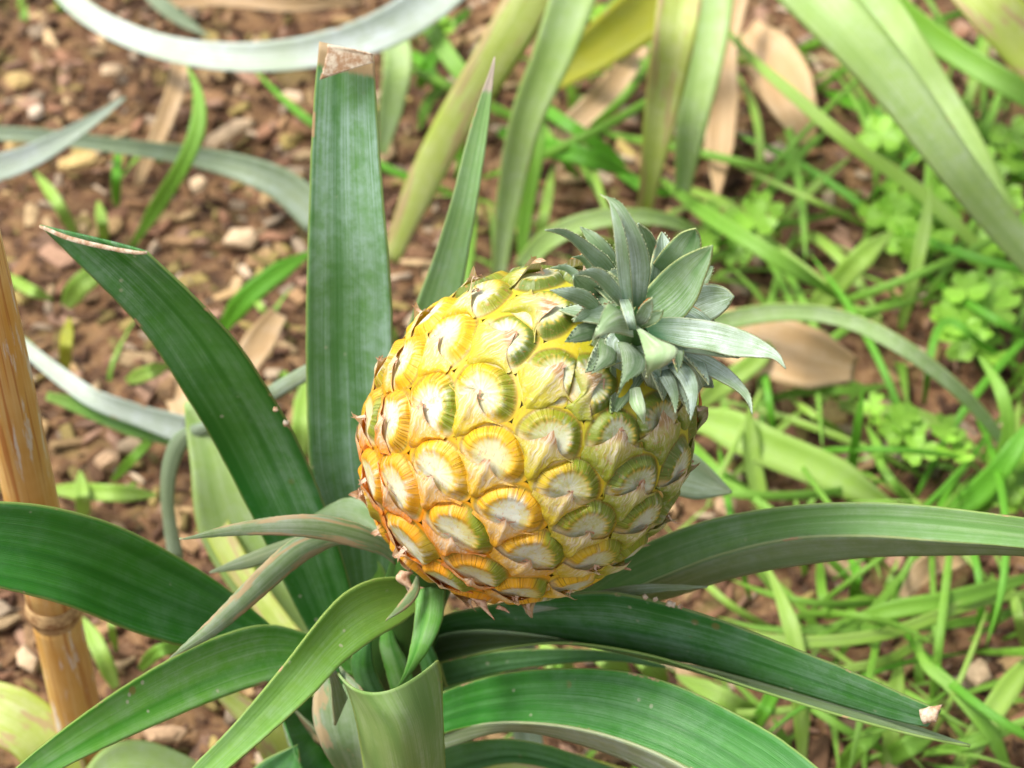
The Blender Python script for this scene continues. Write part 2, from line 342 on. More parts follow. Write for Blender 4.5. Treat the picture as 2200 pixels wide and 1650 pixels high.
# ------------------------------------------------------------------ bamboo stake
def bamboo_mat():
    N = NT('bamboo cane'); uv = N.uv(); u, v, _ = N.sep(uv); sv = N.noise(N.comb(N.math('MULTIPLY', u, 26), N.math('MULTIPLY', v, 3), 0), 1., 4, .6); b = N.noise(N.obj(), 25, 3)
    c = N.mix(N.ss(b, .35, .65), (.62, .33, .075), (.72, .46, .16)); c = N.mix(N.math('MULTIPLY', N.ss(sv, .45, .7), .5), c, (.74, .55, .28))
    st = N.noise(N.comb(N.math('MULTIPLY', u, 14), N.math('MULTIPLY', v, 2.4), 5), 1., 2); c = N.mix(N.math('MULTIPLY', N.ss(st, .55, .63), .7), c, (.42, .13, .025))
    wp = N.noise(N.comb(N.math('MULTIPLY', u, 8), N.math('MULTIPLY', v, 5), 9), 1., 5, .7); c = N.mix(N.math('MULTIPLY', N.ss(wp, .56, .64), .8), c, (.72, .68, .66))
    N.set(N.b.inputs['Base Color'], c); N.b.inputs['Roughness'].default_value = .38; N.bump(sv, .25, .0006); return N.m
M['bamboo'] = bamboo_mat()
stake = empty('bamboo_stake', G(215, 1760, 0)); tag(stake, 'tan bamboo cane leaning at the left edge of the bed', 'stake')
def cyl(parent, name, pts, radii, mat, n=30, m=24):
    C = spline(pts, n) if len(pts) > 2 else np.array(pts[0]) + (np.array(pts[1]) - np.array(pts[0])) * np.linspace(0, 1, n)[:, None]
    r = np.interp(np.linspace(0, 1, n), np.linspace(0, 1, len(radii)), radii); T = np.gradient(C, axis=0); T /= np.linalg.norm(T, axis=1)[:, None]
    X = np.cross(T, TC); X /= np.linalg.norm(X, axis=1)[:, None]; Y = np.cross(T, X); a = np.linspace(0, 2 * np.pi, m, endpoint=False)
    V = (C[:, None] + r[:, None, None] * (np.cos(a)[None, :, None] * X[:, None] + np.sin(a)[None, :, None] * Y[:, None])).reshape(-1, 3)
    F = [(i * m + j, i * m + (j + 1) % m, (i + 1) * m + (j + 1) % m, (i + 1) * m + j) for i in range(n - 1) for j in range(m)] + [tuple(range(m))[::-1], tuple((n - 1) * m + j for j in range(m))]
    return mesh_obj(name, V, F, [mat], parent, uv=np.c_[np.tile(np.abs(np.linspace(-1, 1, m)), n), np.repeat(np.linspace(0, 1, n), m)])
sb = np.array(P(215, 1760, 1.0)); sn_ = P(125, 1312, .90); stp = P(-60, 480, .72)
cyl(stake, 'cane_segment', [P(-135, 230, .68), P(-38, 600, .745), P(62, 1050, .84), P(112, 1290, .897)], [.0098, .0098, .0102, .0107], M['bamboo'])
cyl(stake, 'cane_segment', [P(118, 1318, .902), P(148, 1450, .935), P(190, 1640, .985), P(235, 1850, 1.05)], [.0103, .0108, .0110, .0115], M['bamboo'])
cyl(stake, 'cane_node', [P(111, 1284, .8955), P(113, 1296, .898), P(116, 1309, .901), P(118, 1318, .902), P(120, 1326, .9035)], [.0108, .0122, .0108, .0119, .0105], dry_mat('bamboo node', (.30, .15, .06), (.62, .42, .2)), n=20)

# ------------------------------------------------------------------ neighbouring pineapple plants (leaves reaching in from outside the frame)
def NP(loc, label, items):
    e = empty('pineapple_plant', loc); tag(e, label, 'plant')
    for it in items:
        pts, wd, mt, hs = it[:4]; kw = it[4] if len(it) > 4 else {}
        ribbon(e, pts, wd, mt, hs=hs, n=40, m=9, th=.0008, name='leaf', **{**dict(fold=.12, pointy=False), **kw})
    return e
NP(G(1300, -350, 0), 'neighbouring pineapple plant whose pale green and yellow leaves hang down from the top edge', [
    ([(1170, -60), (1085, 90), (985, 250), (905, 400), (838, 560)], [104, 98, 88, 80, 66, 36], 'bpale', [.16, .13, .09, .05, .01], dict(fold=-.1)),
    ([(1250, -60), (1190, 110), (1130, 260), (1095, 420), (1070, 600)], [98, 90, 76, 62, 48, 28], 'bgreen', [.18, .15, .11, .06, .01]),
    ([(1480, -60), (1380, 30), (1280, 105), (1180, 175), (1110, 240)], [140, 120, 100, 60, 10], 'byellow', [.12, .10, .07, .04, .015]),
    ([(1470, -60), (1445, 100), (1420, 240), (1400, 360), (1378, 500)], [96, 92, 84, 64, 40, 26], 'bpale', [.17, .15, .11, .07, .02]),
    ([(1535, -60), (1515, 100), (1490, 240), (1465, 420)], [96, 92, 80, 60, 30], 'bgreen', [.13, .11, .08, .03]),
    ([(1590, -20), (1560, 120), (1550, 240), (1540, 430)], [40, 40, 70, 60, 4], 'bdry', [.05, .05, .03, .01]),
    ([(1380, 80), (1330, 170), (1230, 270), (1130, 370)], [50, 60, 50, 10], 'bdry', [.03, .03, .015, .008])])
NP(G(1900, -350, 0), 'neighbouring pineapple plant with a long broad leaf sweeping down the right side', [
    ([(1640, -110), (1790, 30), (1930, 190), (2040, 340), (2150, 480), (2300, 650)], [120, 125, 105, 88, 74, 60], 'bgreen', [.20, .20, .18, .15, .11, .07], dict(fold=-.12)),
    ([(1820, -80), (1930, 80), (2030, 230), (2090, 330), (2180, 500)], [90, 90, 74, 60, 40], 'bgreen', [.10, .10, .08, .06, .03]),
    ([(1860, -80), (1930, 20), (2050, 110), (2200, 200), (2320, 270)], [60, 56, 52, 50], 'grass', [.08, .09, .09, .08])])
NP(G(2500, -200, 0), 'neighbouring pineapple plant showing only one pale leaf in the top right corner', [([(2040, -90), (2120, 0), (2200, 90), (2300, 200)], [100, 110, 110, 100], 'bpale', [.17, .16, .14, .12])])
NP(G(100, -350, 0), 'neighbouring pineapple plant whose whitish blue leaf curves across the top left', [
    ([(100, -60), (190, 30), (330, 95), (500, 122), (680, 108), (840, 55), (960, -30), (1040, -120)], [44, 46, 52, 60, 68, 80, 90, 80], 'bwhite', [.06, .065, .07, .075, .08, .085, .09, .10], dict(tilt=.2)),
    ([(300, -40), (360, 20), (450, 80)], [34, 30, 16], 'bgrey', [.03, .02, .01], dict(pointy=True)),
    ([(840, 60), (855, 130), (840, 230), (820, 330)], [60, 62, 50, 20], 'bgreen', [.06, .05, .03, .01])])
NP(G(-300, 500, 0), 'neighbouring pineapple plant reaching in from the left edge with thin grey green leaves', [
    ([(-60, 284), (80, 292), (240, 312), (400, 334), (520, 362), (610, 400), (690, 470)], [28, 30, 30, 34, 46, 66, 80], 'bgrey', [.05, .05, .045, .04, .03, .025, .012]),
    ([(-80, 380), (40, 345), (130, 300), (210, 250), (268, 208)], [60, 56, 44, 26, 6], 'bwhite', [.09, .085, .08, .075, .07], dict(tilt=.3)),
    ([(40, 735), (120, 800), (200, 855), (290, 890), (400, 925)], [26, 34, 40, 44, 60], 'bwhite', [.06, .055, .05, .04, .03]),
    ([(100, 850), (200, 880), (290, 908), (380, 930)], [16, 40, 60, 60], 'light', [.045, .04, .035, .025]),])
NP(G(1650, 800, 0), 'small pineapple plant half hidden behind the crown sending one thin arched leaf right', [
    ([(1450, 740), (1560, 690), (1690, 670), (1810, 685), (1930, 740), (2050, 830), (2140, 930), (2180, 1010)], [46, 40, 36, 34, 34, 30, 26, 16], 'bent', [.02, .06, .085, .09, .09, .075, .05, .02]),
    ([(1120, 580), (1170, 520), (1250, 480), (1340, 465), (1440, 475), (1540, 520)], [40, 44, 40, 34, 26, 8], 'bgreen', [.03, .05, .06, .06, .05, .03])])
NP(G(-60, 1750, 0), 'pale green pineapple leaf cluster low in the bottom left corner', [
    ([(-80, 1500), (0, 1530), (70, 1570), (120, 1640), (140, 1700)], [100, 130, 120, 110], 'bpale', [.05, .05, .04, .02]),
    ([(160, 1760), (260, 1640), (380, 1660), (500, 1740)], [60, 90, 80, 60], 'bgreen', [.03, .04, .03, .01])])
# ------------------------------------------------------------------ grass tufts, blade by blade where the photograph shows them
def TUFT(loc, label, blades, group=None):
    e = empty('grass_tuft', G(loc[0], loc[1], 0)); tag(e, label, 'grass tuft', group)
    for b in blades:
        pts, wd, mt = b[:3]; hs = b[3] if len(b) > 3 else [.004, .03, .02]
        ribbon(e, pts, wd if isinstance(wd, list) else [wd * 1.08], {0: 'grass', 1: 'grass2', 2: 'grass3', 3: 'byellow'}[mt], hs=hs, name='blade')
TUFT((2200, 620), 'long thin grass blades running diagonally beside the broad leaf on the right', [
    ([(2210, 640), (2080, 510), (1960, 400), (1830, 310), (1700, 200), (1600, 110), (1500, -10)], [24, 30, 30, 28, 26, 24], 1, [.01, .04, .06, .08, .09, .08]),
    ([(1990, 330), (1995, 240), (2000, 150), (2012, 60)], 24, 1, [.02, .05, .07, .09]), ([(2060, 330), (2090, 180), (2115, 40)], 18, 0), ([(2080, 360), (2130, 250), (2165, 150)], 16, 0),
    ([(1770, 195), (1870, 240), (1965, 300)], 22, 2), ([(2060, 240), (2130, 290), (2210, 360)], 18, 0)])
TUFT((1400, 390), 'bright green grass running down from between the hanging leaves to the crown', [
    ([(1420, 385), (1500, 448), (1600, 512), (1700, 575), (1820, 650)], [26, 34, 34, 28], 0, [.02, .05, .06, .05, .02]), ([(1440, 395), (1560, 440), (1650, 520), (1780, 620), (1900, 700)], 22, 1),
    ([(1610, 475), (1660, 400), (1710, 340), (1780, 278)], 20, 0), ([(1650, 512), (1740, 410), (1830, 335)], 17, 1), ([(1300, 340), (1380, 400), (1460, 420)], 22, 2), ([(1690, 530), (1740, 508), (1790, 540), (1840, 600), (1895, 690)], 20, 1)])
TUFT((1940, 700), 'wide crossing grass blades in the clover on the right', [
    ([(1935, 710), (1960, 610), (1985, 500), (2000, 390)], 26, 1, [.01, .04, .06, .07]), ([(1730, 680), (1790, 620), (1850, 555), (1920, 495)], 46, 1, [.01, .03, .05, .05]),
    ([(1980, 618), (2060, 613), (2130, 638), (2220, 668)], 26, 1), ([(2000, 680), (2070, 640), (2120, 560), (2150, 500)], 18, 0), ([(1985, 870), (2000, 760), (2020, 700), (2050, 692), (2110, 740), (2210, 800)], 15, 2, [.002, .04, .05, .05, .03, .02]), ([(2140, 640), (2150, 560), (2165, 470)], 18, 0)])
TUFT((1490, 900), 'broad pale green grass leaf lying behind the right side of the fruit', [
    ([(1440, 900), (1540, 910), (1660, 965), (1790, 1020), (1950, 1110)], [60, 84, 80, 76, 60], 1, [.02, .035, .035, .03, .01]), ([(1480, 890), (1550, 830), (1630, 770), (1690, 700)], [30, 46, 40, 20], 1, [.01, .04, .05, .05]),
    ([(1640, 1100), (1618, 990), (1608, 880)], 34, 1, [.01, .03, .05]), ([(1460, 930), (1540, 1010), (1620, 1060)], 20, 0)])
TUFT((1825, 1075), 'single upright vivid grass shoots between fruit and clover', [
    ([(1822, 1085), (1832, 990), (1842, 920), (1855, 832)], [20, 20, 18, 16], 2, [.002, .03, .06, .08]), ([(1640, 860), (1740, 840), (1840, 838), (1925, 825)], 18, 0), ([(1750, 850), (1850, 880), (1950, 885), (2050, 930), (2140, 1010)], 24, 1),
    ([(1900, 1040), (1890, 970), (1860, 910)], 16, 0), ([(1560, 1040), (1700, 900), (1760, 870)], 14, 1), ([(1820, 940), (1760, 900), (1690, 850)], 14, 1)])
TUFT((2050, 1100), 'thick vivid green grass clump at the right edge above the broad leaf', [
    ([(2020, 1120), (2100, 1060), (2170, 980), (2230, 880)], [40, 56, 44, 30], 2, [.01, .03, .05, .06]), ([(2060, 1120), (2150, 1050), (2240, 1000)], 40, 0), ([(2110, 1040), (2165, 940), (2150, 840), (2100, 760)], 26, 0, [.01, .04, .06, .06]),
    ([(2180, 1100), (2175, 980), (2190, 860)], 22, 1), ([(1980, 1110), (1900, 1010), (1870, 940)], 16, 0)])
TUFT((1700, 1560), 'upright grass blades standing between the two right hand leaves', [
    ([(1725, 1650), (1720, 1500), (1708, 1380), (1680, 1290), (1640, 1200)], [30, 36, 38, 34, 30], 1, [.002, .03, .05, .06, .05]), ([(1910, 1680), (1920, 1530), (1935, 1400)], 34, 1), ([(1600, 1590), (1640, 1530), (1680, 1450)], 28, 2),
    ([(1790, 1430), (1850, 1340), (1910, 1270), (1965, 1195)], 16, 0), ([(1830, 1300), (1840, 1230), (1820, 1190)], 20, 2), ([(1760, 1200), (1770, 1290), (1800, 1330)], 18, 0), ([(1800, 1660), (1850, 1600), (1910, 1550)], 34, 0)])
TUFT((2200, 1260), 'long grass bent level across the soil at the right edge', [
    ([(2230, 1235), (2060, 1285), (1920, 1310), (1770, 1348)], [30, 40, 40, 30], 0, [.02, .04, .04, .02]), ([(2230, 1270), (2080, 1300), (1900, 1362), (1700, 1378), (1500, 1338)], 24, 1, [.02, .04, .05, .05, .03]),
    ([(2230, 1300), (2050, 1340), (1850, 1350), (1650, 1352), (1540, 1325)], 18, 0), ([(2010, 1360), (1900, 1420), (1760, 1445)], 18, 1), ([(2130, 1360), (2140, 1300), (2130, 1230)], 20, 0), ([(2200, 1390), (2190, 1330), (2175, 1260)], 20, 1)])
TUFT((2150, 1640), 'wide grass blades crossing beside the square wood chip at the lower right', [
    ([(2180, 1690), (2130, 1580), (2050, 1480), (1985, 1420), (1960, 1320)], [22, 32, 32, 26, 18], 0, [.005, .03, .04, .04, .03]), ([(2050, 1670), (2120, 1550), (2180, 1460), (2240, 1390)], 46, 1), ([(1980, 1620), (2080, 1600), (2200, 1560)], 20, 0), ([(1890, 1640), (1960, 1600), (2010, 1580)], 40, 0)])
TUFT((1120, 560), 'green grass growing among the hanging leaves left of the crown', [
    ([(1120, 570), (1128, 470), (1150, 350), (1170, 200)], 28, 0, [.01, .04, .07, .09]), ([(1150, 560), (1170, 460), (1190, 350)], 20, 1), ([(1100, 520), (1090, 420), (1110, 330)], 20, 1), ([(1070, 280), (1150, 310), (1250, 335), (1360, 375)], 38, 2, [.02, .04, .05, .03]),
    ([(1350, 360), (1270, 300), (1180, 240), (1110, 180)], 24, 2), ([(1250, 390), (1200, 330), (1160, 250)], 14, 0)])
TUFT((900, 180), 'leafy bright weeds in the gap right of the tall cut leaf', [
    ([(880, -20), (950, 100), (1010, 180), (1075, 250)], 34, 0, [.07, .07, .06, .04]), ([(900, 190), (925, 130), (960, 90)], 26, 2), ([(880, 110), (920, 150), (945, 200)], 24, 2), ([(960, 180), (920, 220), (900, 280)], 20, 0), ([(1010, 20), (960, 60), (900, 60)], 20, 2)])
TUFT((290, 520), 'tall curved bright green blade rising through the wood chips on the left', [
    ([(280, 535), (340, 440), (395, 350), (425, 270), (425, 200), (400, 135)], [22, 32, 34, 34, 34, 26], 0, [.002, .03, .06, .08, .09, .09]), ([(250, 445), (250, 380), (256, 305)], 18, 2), ([(165, 510), (120, 430), (72, 365)], 22, 1), ([(225, 525), (220, 480), (210, 430)], 22, 1)])
TUFT((560, 680), 'vivid grass blades between the diagonal cut leaf and the tall leaf', [
    ([(470, 720), (520, 650), (590, 590), (680, 535)], [36, 46, 42, 30], 2, [.005, .03, .04, .04]), ([(620, 700), (560, 660), (540, 600)], 14, 1), ([(640, 1000), (650, 900), (660, 800)], 40, 1)])
TUFT((180, 620), 'short pale grass blades beside the bamboo cane', [
    ([(140, 660), (175, 610), (230, 575)], 42, 1, [.002, .02, .02]), ([(10, 590), (60, 620), (115, 645)], 22, 1), ([(270, 820), (320, 800), (365, 785)], 28, 1), ([(140, 800), (142, 740), (150, 680)], 24, 3), ([(240, 1035), (290, 980), (345, 925)], 18, 0),
    ([(110, 1052), (220, 1058), (340, 1064)], 34, 1), ([(182, 1120), (176, 1060), (172, 1010)], 28, 1), ([(-20, 700), (60, 740), (100, 800)], 14, 1)])
TUFT((240, 1460), 'pale grass blades on the soil right of the lower bamboo cane', [([(250, 1480), (220, 1410), (178, 1325)], 32, 1, [.002, .02, .02]), ([(300, 1440), (340, 1400), (400, 1390)], 26, 0), ([(250, 1400), (240, 1340), (250, 1290)], 14, 1)])
TUFT((1300, 1440), 'pale blades seen through the gap between the two lower right leaves', [
    ([(1240, 1460), (1200, 1430), (1160, 1380)], 40, 1), ([(1350, 1460), (1310, 1420), (1270, 1370)], 46, 1), ([(1430, 1470), (1390, 1420), (1360, 1380)], 40, 1), ([(1660, 1560), (1550, 1500), (1450, 1450)], 40, 1), ([(1160, 1470), (1200, 1420), (1230, 1390)], 26, 0), ([(1400, 1560), (1560, 1560), (1640, 1530)], 24, 0)])
def AUTO(px, py, n, label, seed, ln=(280, 640), wd=(10, 19), spread=50):
    rnd = random.Random(seed); e = empty('grass_tuft', G(px, py, 0)); tag(e, label, 'grass tuft')
    for i in range(int(n * .6)):
        a = rnd.uniform(0, 6.283); l = rnd.uniform(*ln); x0, y0 = px + rnd.uniform(-spread, spread), py + rnd.uniform(-spread, spread); bend = rnd.uniform(-.9, .9); pts = [(x0, y0)]
        for k in range(1, 5): aa = a + bend * k / 4; pts.append((pts[-1][0] + math.cos(aa) * l / 4, pts[-1][1] + math.sin(aa) * l / 4 * .9))
        hm = rnd.uniform(.02, .06); ribbon(e, pts, [rnd.uniform(*wd)], rnd.choice(['grass', 'grass2', 'grass', 'grass3']), hs=[.002, hm * .7, hm, hm * .9, hm * rnd.uniform(.2, .8)], n=22, m=3, name='blade')
for i, (x, y, n, lb) in enumerate([(1600, 470, 9, 'thin arching grass just above the dry leaf behind the crown'), (1850, 460, 9, 'thin grass crossing below the broad sweeping leaf'), (2080, 300, 10, 'tangle of thin grass in the upper right under the vivid strap leaf'),
    (1980, 620, 10, 'thin grass tangle in the middle of the clover'), (1700, 700, 7, 'sparse thin grass right of the crown'), (2130, 880, 9, 'fine bright grass along the right edge near the arched leaf'), (1700, 960, 8, 'thin grass over bare soil right of the fruit'),
    (1950, 1050, 10, 'thin grass clump behind the top edge of the thick right leaf'), (1650, 1330, 10, 'thin arching grass under the right hand leaves'), (1900, 1320, 12, 'dense thin grass mat right of the long channelled leaf'), (2120, 1400, 11, 'thin bright grass around the square chip'),
    (1950, 1600, 10, 'thin grass in the bottom right corner'), (1450, 1530, 6, 'thin grass beneath the big glossy leaf'), (1250, 330, 9, 'fine grass behind the pale spear leaf'), (1000, 400, 7, 'fine grass between the tall cut leaf and the spear leaf'), (1700, 180, 8, 'fine grass among the dry hanging leaves'), (2120, 120, 8, 'thin grass in the top right corner')]):
    AUTO(x, y, n, lb, 100 + i)
# ------------------------------------------------------------------ clover, low weeds
def trefoil(rnd, c, r, V, F, T):
    up = Vector((rnd.uniform(-.35, .35), rnd.uniform(-.5, .2), 1)).normalized(); a0 = rnd.uniform(0, 6.3); X = up.orthogonal().normalized(); Y = up.cross(X)
    for k in range(3):
        a = a0 + k * 2.094; d = X * math.cos(a) + Y * math.sin(a); e = up.cross(d); b = len(V)
        prof = [(0, 0), (.28, .40), (.68, .56), (.98, .36), (.90, 0)]
        V.append(Vector(c)); 
        for l, w_ in prof[1:4]: V.append(Vector(c) + d * l * r + e * w_ * r + up * (.18 * r * l))
        V.append(Vector(c) + d * .88 * r + up * .02 * r)
        for l, w_ in prof[1:4][::-1]: V.append(Vector(c) + d * l * r - e * w_ * r + up * (.18 * r * l))
        F += [(b, b + 1, b + 2, b + 3, b + 4), (b, b + 4, b + 5, b + 6, b + 7)]; T += [rnd.uniform(.8, 1.2)] * 8
def clover_mat():
    N = NT('clover leaflet'); t = N.attr('tone'); f = N.noise(N.obj(), 300, 3); c = N.mix(f, (.20, .46, .03), (.32, .58, .07)); c = N.mix(1., c, N.comb(t, t, t), 'MULTIPLY'); N.set(N.b.inputs['Base Color'], c); N.b.inputs['Roughness'].default_value = .5; N.translucent(.35, c); return N.m
M['clover'] = clover_mat()
def CLOVER(px, py, nn, spread, label, r=.009, hmax=.045, seed=0):
    rnd = random.Random(seed + int(px)); c0 = G(px, py, 0); e = empty('clover_plant', c0); tag(e, label, 'clover'); V, F, T = [], [], []; nn = int(nn * .7); SV, SF = [], []
    for i in range(nn):
        an, q = rnd.uniform(0, 6.3), math.sqrt(rnd.random()) * spread; h = rnd.uniform(.45, 1) * hmax; p = Vector((c0[0] + math.cos(an) * q, c0[1] + math.sin(an) * q, h)); trefoil(rnd, p, 1.3 * r * rnd.uniform(.6, 1.15), V, F, T)
        b = Vector((c0[0] + math.cos(an) * q * .4, c0[1] + math.sin(an) * q * .4, 0)); k = len(SV); SV += [b + Vector((.0006, 0, 0)), b - Vector((.0006, 0, 0)), p - Vector((.0004, 0, 0)), p + Vector((.0004, 0, 0)), b + Vector((0, .0008, 0)), p + Vector((0, .0006, 0))]; SF += [(k, k + 1, k + 2, k + 3), (k, k + 4, k + 5, k + 3), (k + 1, k + 4, k + 5, k + 2)]
    mesh_obj('foliage', V, F, [M['clover']], e, attrs={'tone': T}, smooth=False); mesh_obj('stem', SV, SF, [M['stem']], e, smooth=False)
CLOVER(2000, 1020, 10, .020, 'small clover cluster on bare soil above the thick right hand leaf', .0085)
CLOVER(1900, 1030, 7, .022, 'few clover leaves left of the isolated clover cluster', .007)
CLOVER(1960, 380, 16, .030, 'clover patch under the long broad leaf near the upper right', .010)
CLOVER(2060, 560, 26, .045, 'dense bright clover patch crossed by wide grass blades', .011)
CLOVER(1540, 560, 12, .028, 'clover leaves just right of the crown tips', .010)
CLOVER(2160, 790, 26, .035, 'dense clover at the right edge below the level grass', .011)
CLOVER(1930, 560, 9, .020, 'light clover sprig between two crossing blades', .010)
CLOVER(2150, 480, 14, .035, 'clover beside the far right end of the broad leaf', .011)
CLOVER(2110, 1100, 10, .025, 'clover at the foot of the vivid grass clump', .009)
CLOVER(1290, 170, 8, .028, 'dim weeds in the dark gap under the yellow leaf', .010)
CLOVER(900, 130, 8, .022, 'small weeds beside the whitish leaf at the top', .010)
# fine low grass nobody could count
def low_grass():
    rnd = random.Random(8); V, F, T, U = [], [], [], []
    for i in range(220):
        if rnd.random() < .9: px, py = rnd.uniform(1050, 2230), rnd.uniform(-20, 1660)
        else: px, py = rnd.uniform(-20, 900), rnd.uniform(-20, 1500)
        c = G(px, py, 0); c[2] = terrain_h(c[0], c[1]); an = rnd.uniform(0, 6.3); ln = rnd.uniform(.015, .06); w_ = rnd.uniform(.0012, .0032); d = np.array([math.cos(an), math.sin(an), 0]); e = np.array([-d[1], d[0], 0]); hh = rnd.uniform(.3, 1.3) * ln; b = len(V)
        for k in range(6):
            t = k / 5; p = c + d * ln * t * t + np.array([0, 0, hh * (t - .45 * t * t)]); ww = w_ * (1 - t ** 2) + .0001; V += [p - e * ww, p + e * ww]; U += [(0.2, t), (.8, t)]
        F += [(b + 2 * k, b + 2 * k + 1, b + 2 * k + 3, b + 2 * k + 2) for k in range(5)]
    o = mesh_obj('low_grass', V, F, [M['grass']], uv=U); tag(o, 'fine short grass sprouting all over the mulched soil', 'grass', kind='stuff')
low_grass()
# ------------------------------------------------------------------ single wood chips and dry leaves that stand out
def CHIP(px, py, wpx, hpx, ang, tone, label, h=.006, seed=0):
    rnd = random.Random(int(px * 7 + py) + seed); c = G(px, py, h); k = .48 * dep(c) / 2200
    v, f = chip_geo(rnd, c, wpx * k, hpx * k * 1.3, .0035, -rad(ang), rnd.uniform(.1, .35))
    o = mesh_obj('wood_chip', v, f, [M['chip']], attrs={'tone': [tone] * len(v)}, smooth=False); tag(o, label, 'wood chip'); return o
CT = [(.62, .46, .30), (.52, .35, .22), (.66, .54, .42), (.58, .42, .18)]
for a in [(2098, 1448, 74, 44, -30, CT[0], 'square cut pale chip on the soil at the lower right'), (1790, 890, 66, 60, 40, CT[3], 'yellowish chip lying left of the upright vivid grass shoot'),
          (2110, 670, 90, 44, 40, CT[1], 'brown chip in the soil under the level grass on the right'), (520, 515, 90, 40, 10, CT[0], 'long pale chip between the diagonal and the tall cut leaf'),
          (490, 290, 130, 34, -35, CT[0], 'long slanting chip right of the curved grass blade'), (170, 350, 110, 34, -18, CT[3], 'orange brown chip under the crossing grey leaves'),
          (240, 155, 60, 26, -5, CT[0], 'flat chip near the upper left'), (1665, 330, 70, 34, -45, CT[2], 'whitish chip below the dry hanging leaf'), (430, 400, 60, 34, 60, CT[0], 'chip below the grey leaf crossing the left side'),
          (40, 175, 60, 36, -55, CT[3], 'ochre chip at the upper left corner'), (80, 245, 50, 30, 80, CT[2], 'pinkish white chip above the grey leaf on the left'), (1560, 1090, 60, 36, 20, CT[1], 'brown chip below the grey leaf tip right of the fruit'),
          (280, 960, 60, 40, -20, CT[0], 'chip right of the bamboo cane under the pale bent leaf'), (230, 990, 70, 34, -40, CT[1], 'reddish chip closest to the bamboo cane'), (350, 1580, 110, 34, -8, CT[1], 'split chip in the dark gap at the bottom left'),
          (60, 1420, 70, 30, 60, CT[0], 'pale chip left of the lower bamboo cane'), (1290, 1590, 80, 40, 20, CT[1], 'brown chip below the big glossy leaf'), (1640, 880, 70, 40, -30, CT[1], 'chip under the crossing thin blades behind the crown'),
          (1820, 610, 60, 30, 15, CT[1], 'chip between the clover and the arched leaf')]:
    CHIP(*a)
def DRY(pts, wd, hs, label, fold=.1):
    o = ribbon(None, pts, wd, 'bdry', hs=hs, n=30, m=9, th=.0006, fold=fold, name='dry_leaf', pointy=False); tag(o, label, 'dry leaf')
DRY([(1500, 700), (1610, 728), (1720, 765), (1840, 795)], [70, 125, 140, 130, 50], [.03, .05, .05, .035], 'flat dry tan leaf piece lying right of the crown')
DRY([(1600, 60), (1660, 130), (1700, 210), (1740, 310)], [60, 110, 120, 90, 30], [.01, .03, .03, .01], 'dry brown leaf curling beside the hanging green leaves')
DRY([(360, 8), (480, -2), (620, 10), (780, 2)], [20, 30, 30, 10], [.012, .02, .02, .01], 'dry straw coloured leaf along the top edge')
DRY([(390, 130), (375, 200), (345, 280), (318, 340), (295, 400)], [40, 40, 36, 30, 16], [.04, .04, .03, .02, .006], 'dry straw stalk slanting left of the curved green blade')
DRY([(370, 820), (400, 880), (420, 960)], [60, 70, 40], [.012, .015, .01], 'pinkish dry leaf scrap behind the diagonal cut leaf')
DRY([(520, 790), (560, 730), (600, 670)], [60, 66, 40], [.03, .035, .03], 'faded grey tan leaf end left of the tall cut leaf')
DRY([(590, 1400), (620, 1330), (600, 1250), (590, 1230)], [40, 70, 60, 10], [.02, .03, .03, .03], 'tan dry leaf tucked at the base of the diagonal leaf')
DRY([(1930, 1290), (1990, 1220), (2060, 1200), (2100, 1190)], [20, 50, 50, 20], [.01, .02, .02, .02], 'dry leaf scrap under the broad right leaf')
DRY([(1340, 1590), (1450, 1560), (1600, 1580), (1700, 1530)], [40, 80, 70, 20], [.01, .02, .02, .01], 'crumpled tan leaf below the long right leaf')
DRY([(2080, 1130), (2140, 1080), (2220, 1020)], [60, 80, 70], [.01, .02, .02], 'pale dry leaf at the right edge over the broad leaf')
DRY([(1440, 1370), (1480, 1450), (1560, 1480)], [20, 40, 10], [.02, .02, .01], 'small brown scrap beneath the long channelled leaf')

# ------------------------------------------------------------------ the fruiting pineapple plant
plant = empty('pineapple_plant', G(760, 1900, 0))
tag(plant, 'large green pineapple plant in the foreground carrying the ripe yellow fruit', 'plant')
def tube(pts, radii, n=24, m=16, cap=True, wob=0.):
    q = spline(np.c_[np.array(pts)[:, :2], np.array(pts)[:, 2]], n); r = np.interp(np.linspace(0, 1, n), np.linspace(0, 1, len(radii)), radii)
    C = np.array([P(*a) for a in q]); T = np.gradient(C, axis=0); T /= np.linalg.norm(T, axis=1)[:, None]
    X = np.cross(T, TC); X /= np.linalg.norm(X, axis=1)[:, None]; Y = np.cross(T, X)
    a = np.linspace(0, 2 * np.pi, m, endpoint=False)
    V = C[:, None] + r[:, None, None] * (np.cos(a)[None, :, None] * X[:, None] + np.sin(a)[None, :, None] * Y[:, None])
    F = [(i * m + j, i * m + (j + 1) % m, (i + 1) * m + (j + 1) % m, (i + 1) * m + j) for i in range(n - 1) for j in range(m)]
    F += [tuple(range(m))[::-1], tuple((n - 1) * m + j for j in range(m))]
    uu = np.tile(np.linspace(0, 1, m), n); vv = np.repeat(np.linspace(0, 1, n), m)
    return V.reshape(-1, 3), F, np.c_[uu, vv]
V_, F_, uv_ = tube([(930, 1170, .79), (885, 1290, .81), (850, 1390, .84), (805, 1500, .88), (775, 1620, .94), (760, 1760, 1.02)], [.013, .0125, .016, .022, .026, .024])
mesh_obj('stem', V_, F_, [M['stem']], plant, uv=uv_)
L = lambda *a, **k: leaf(plant, *a, **k)
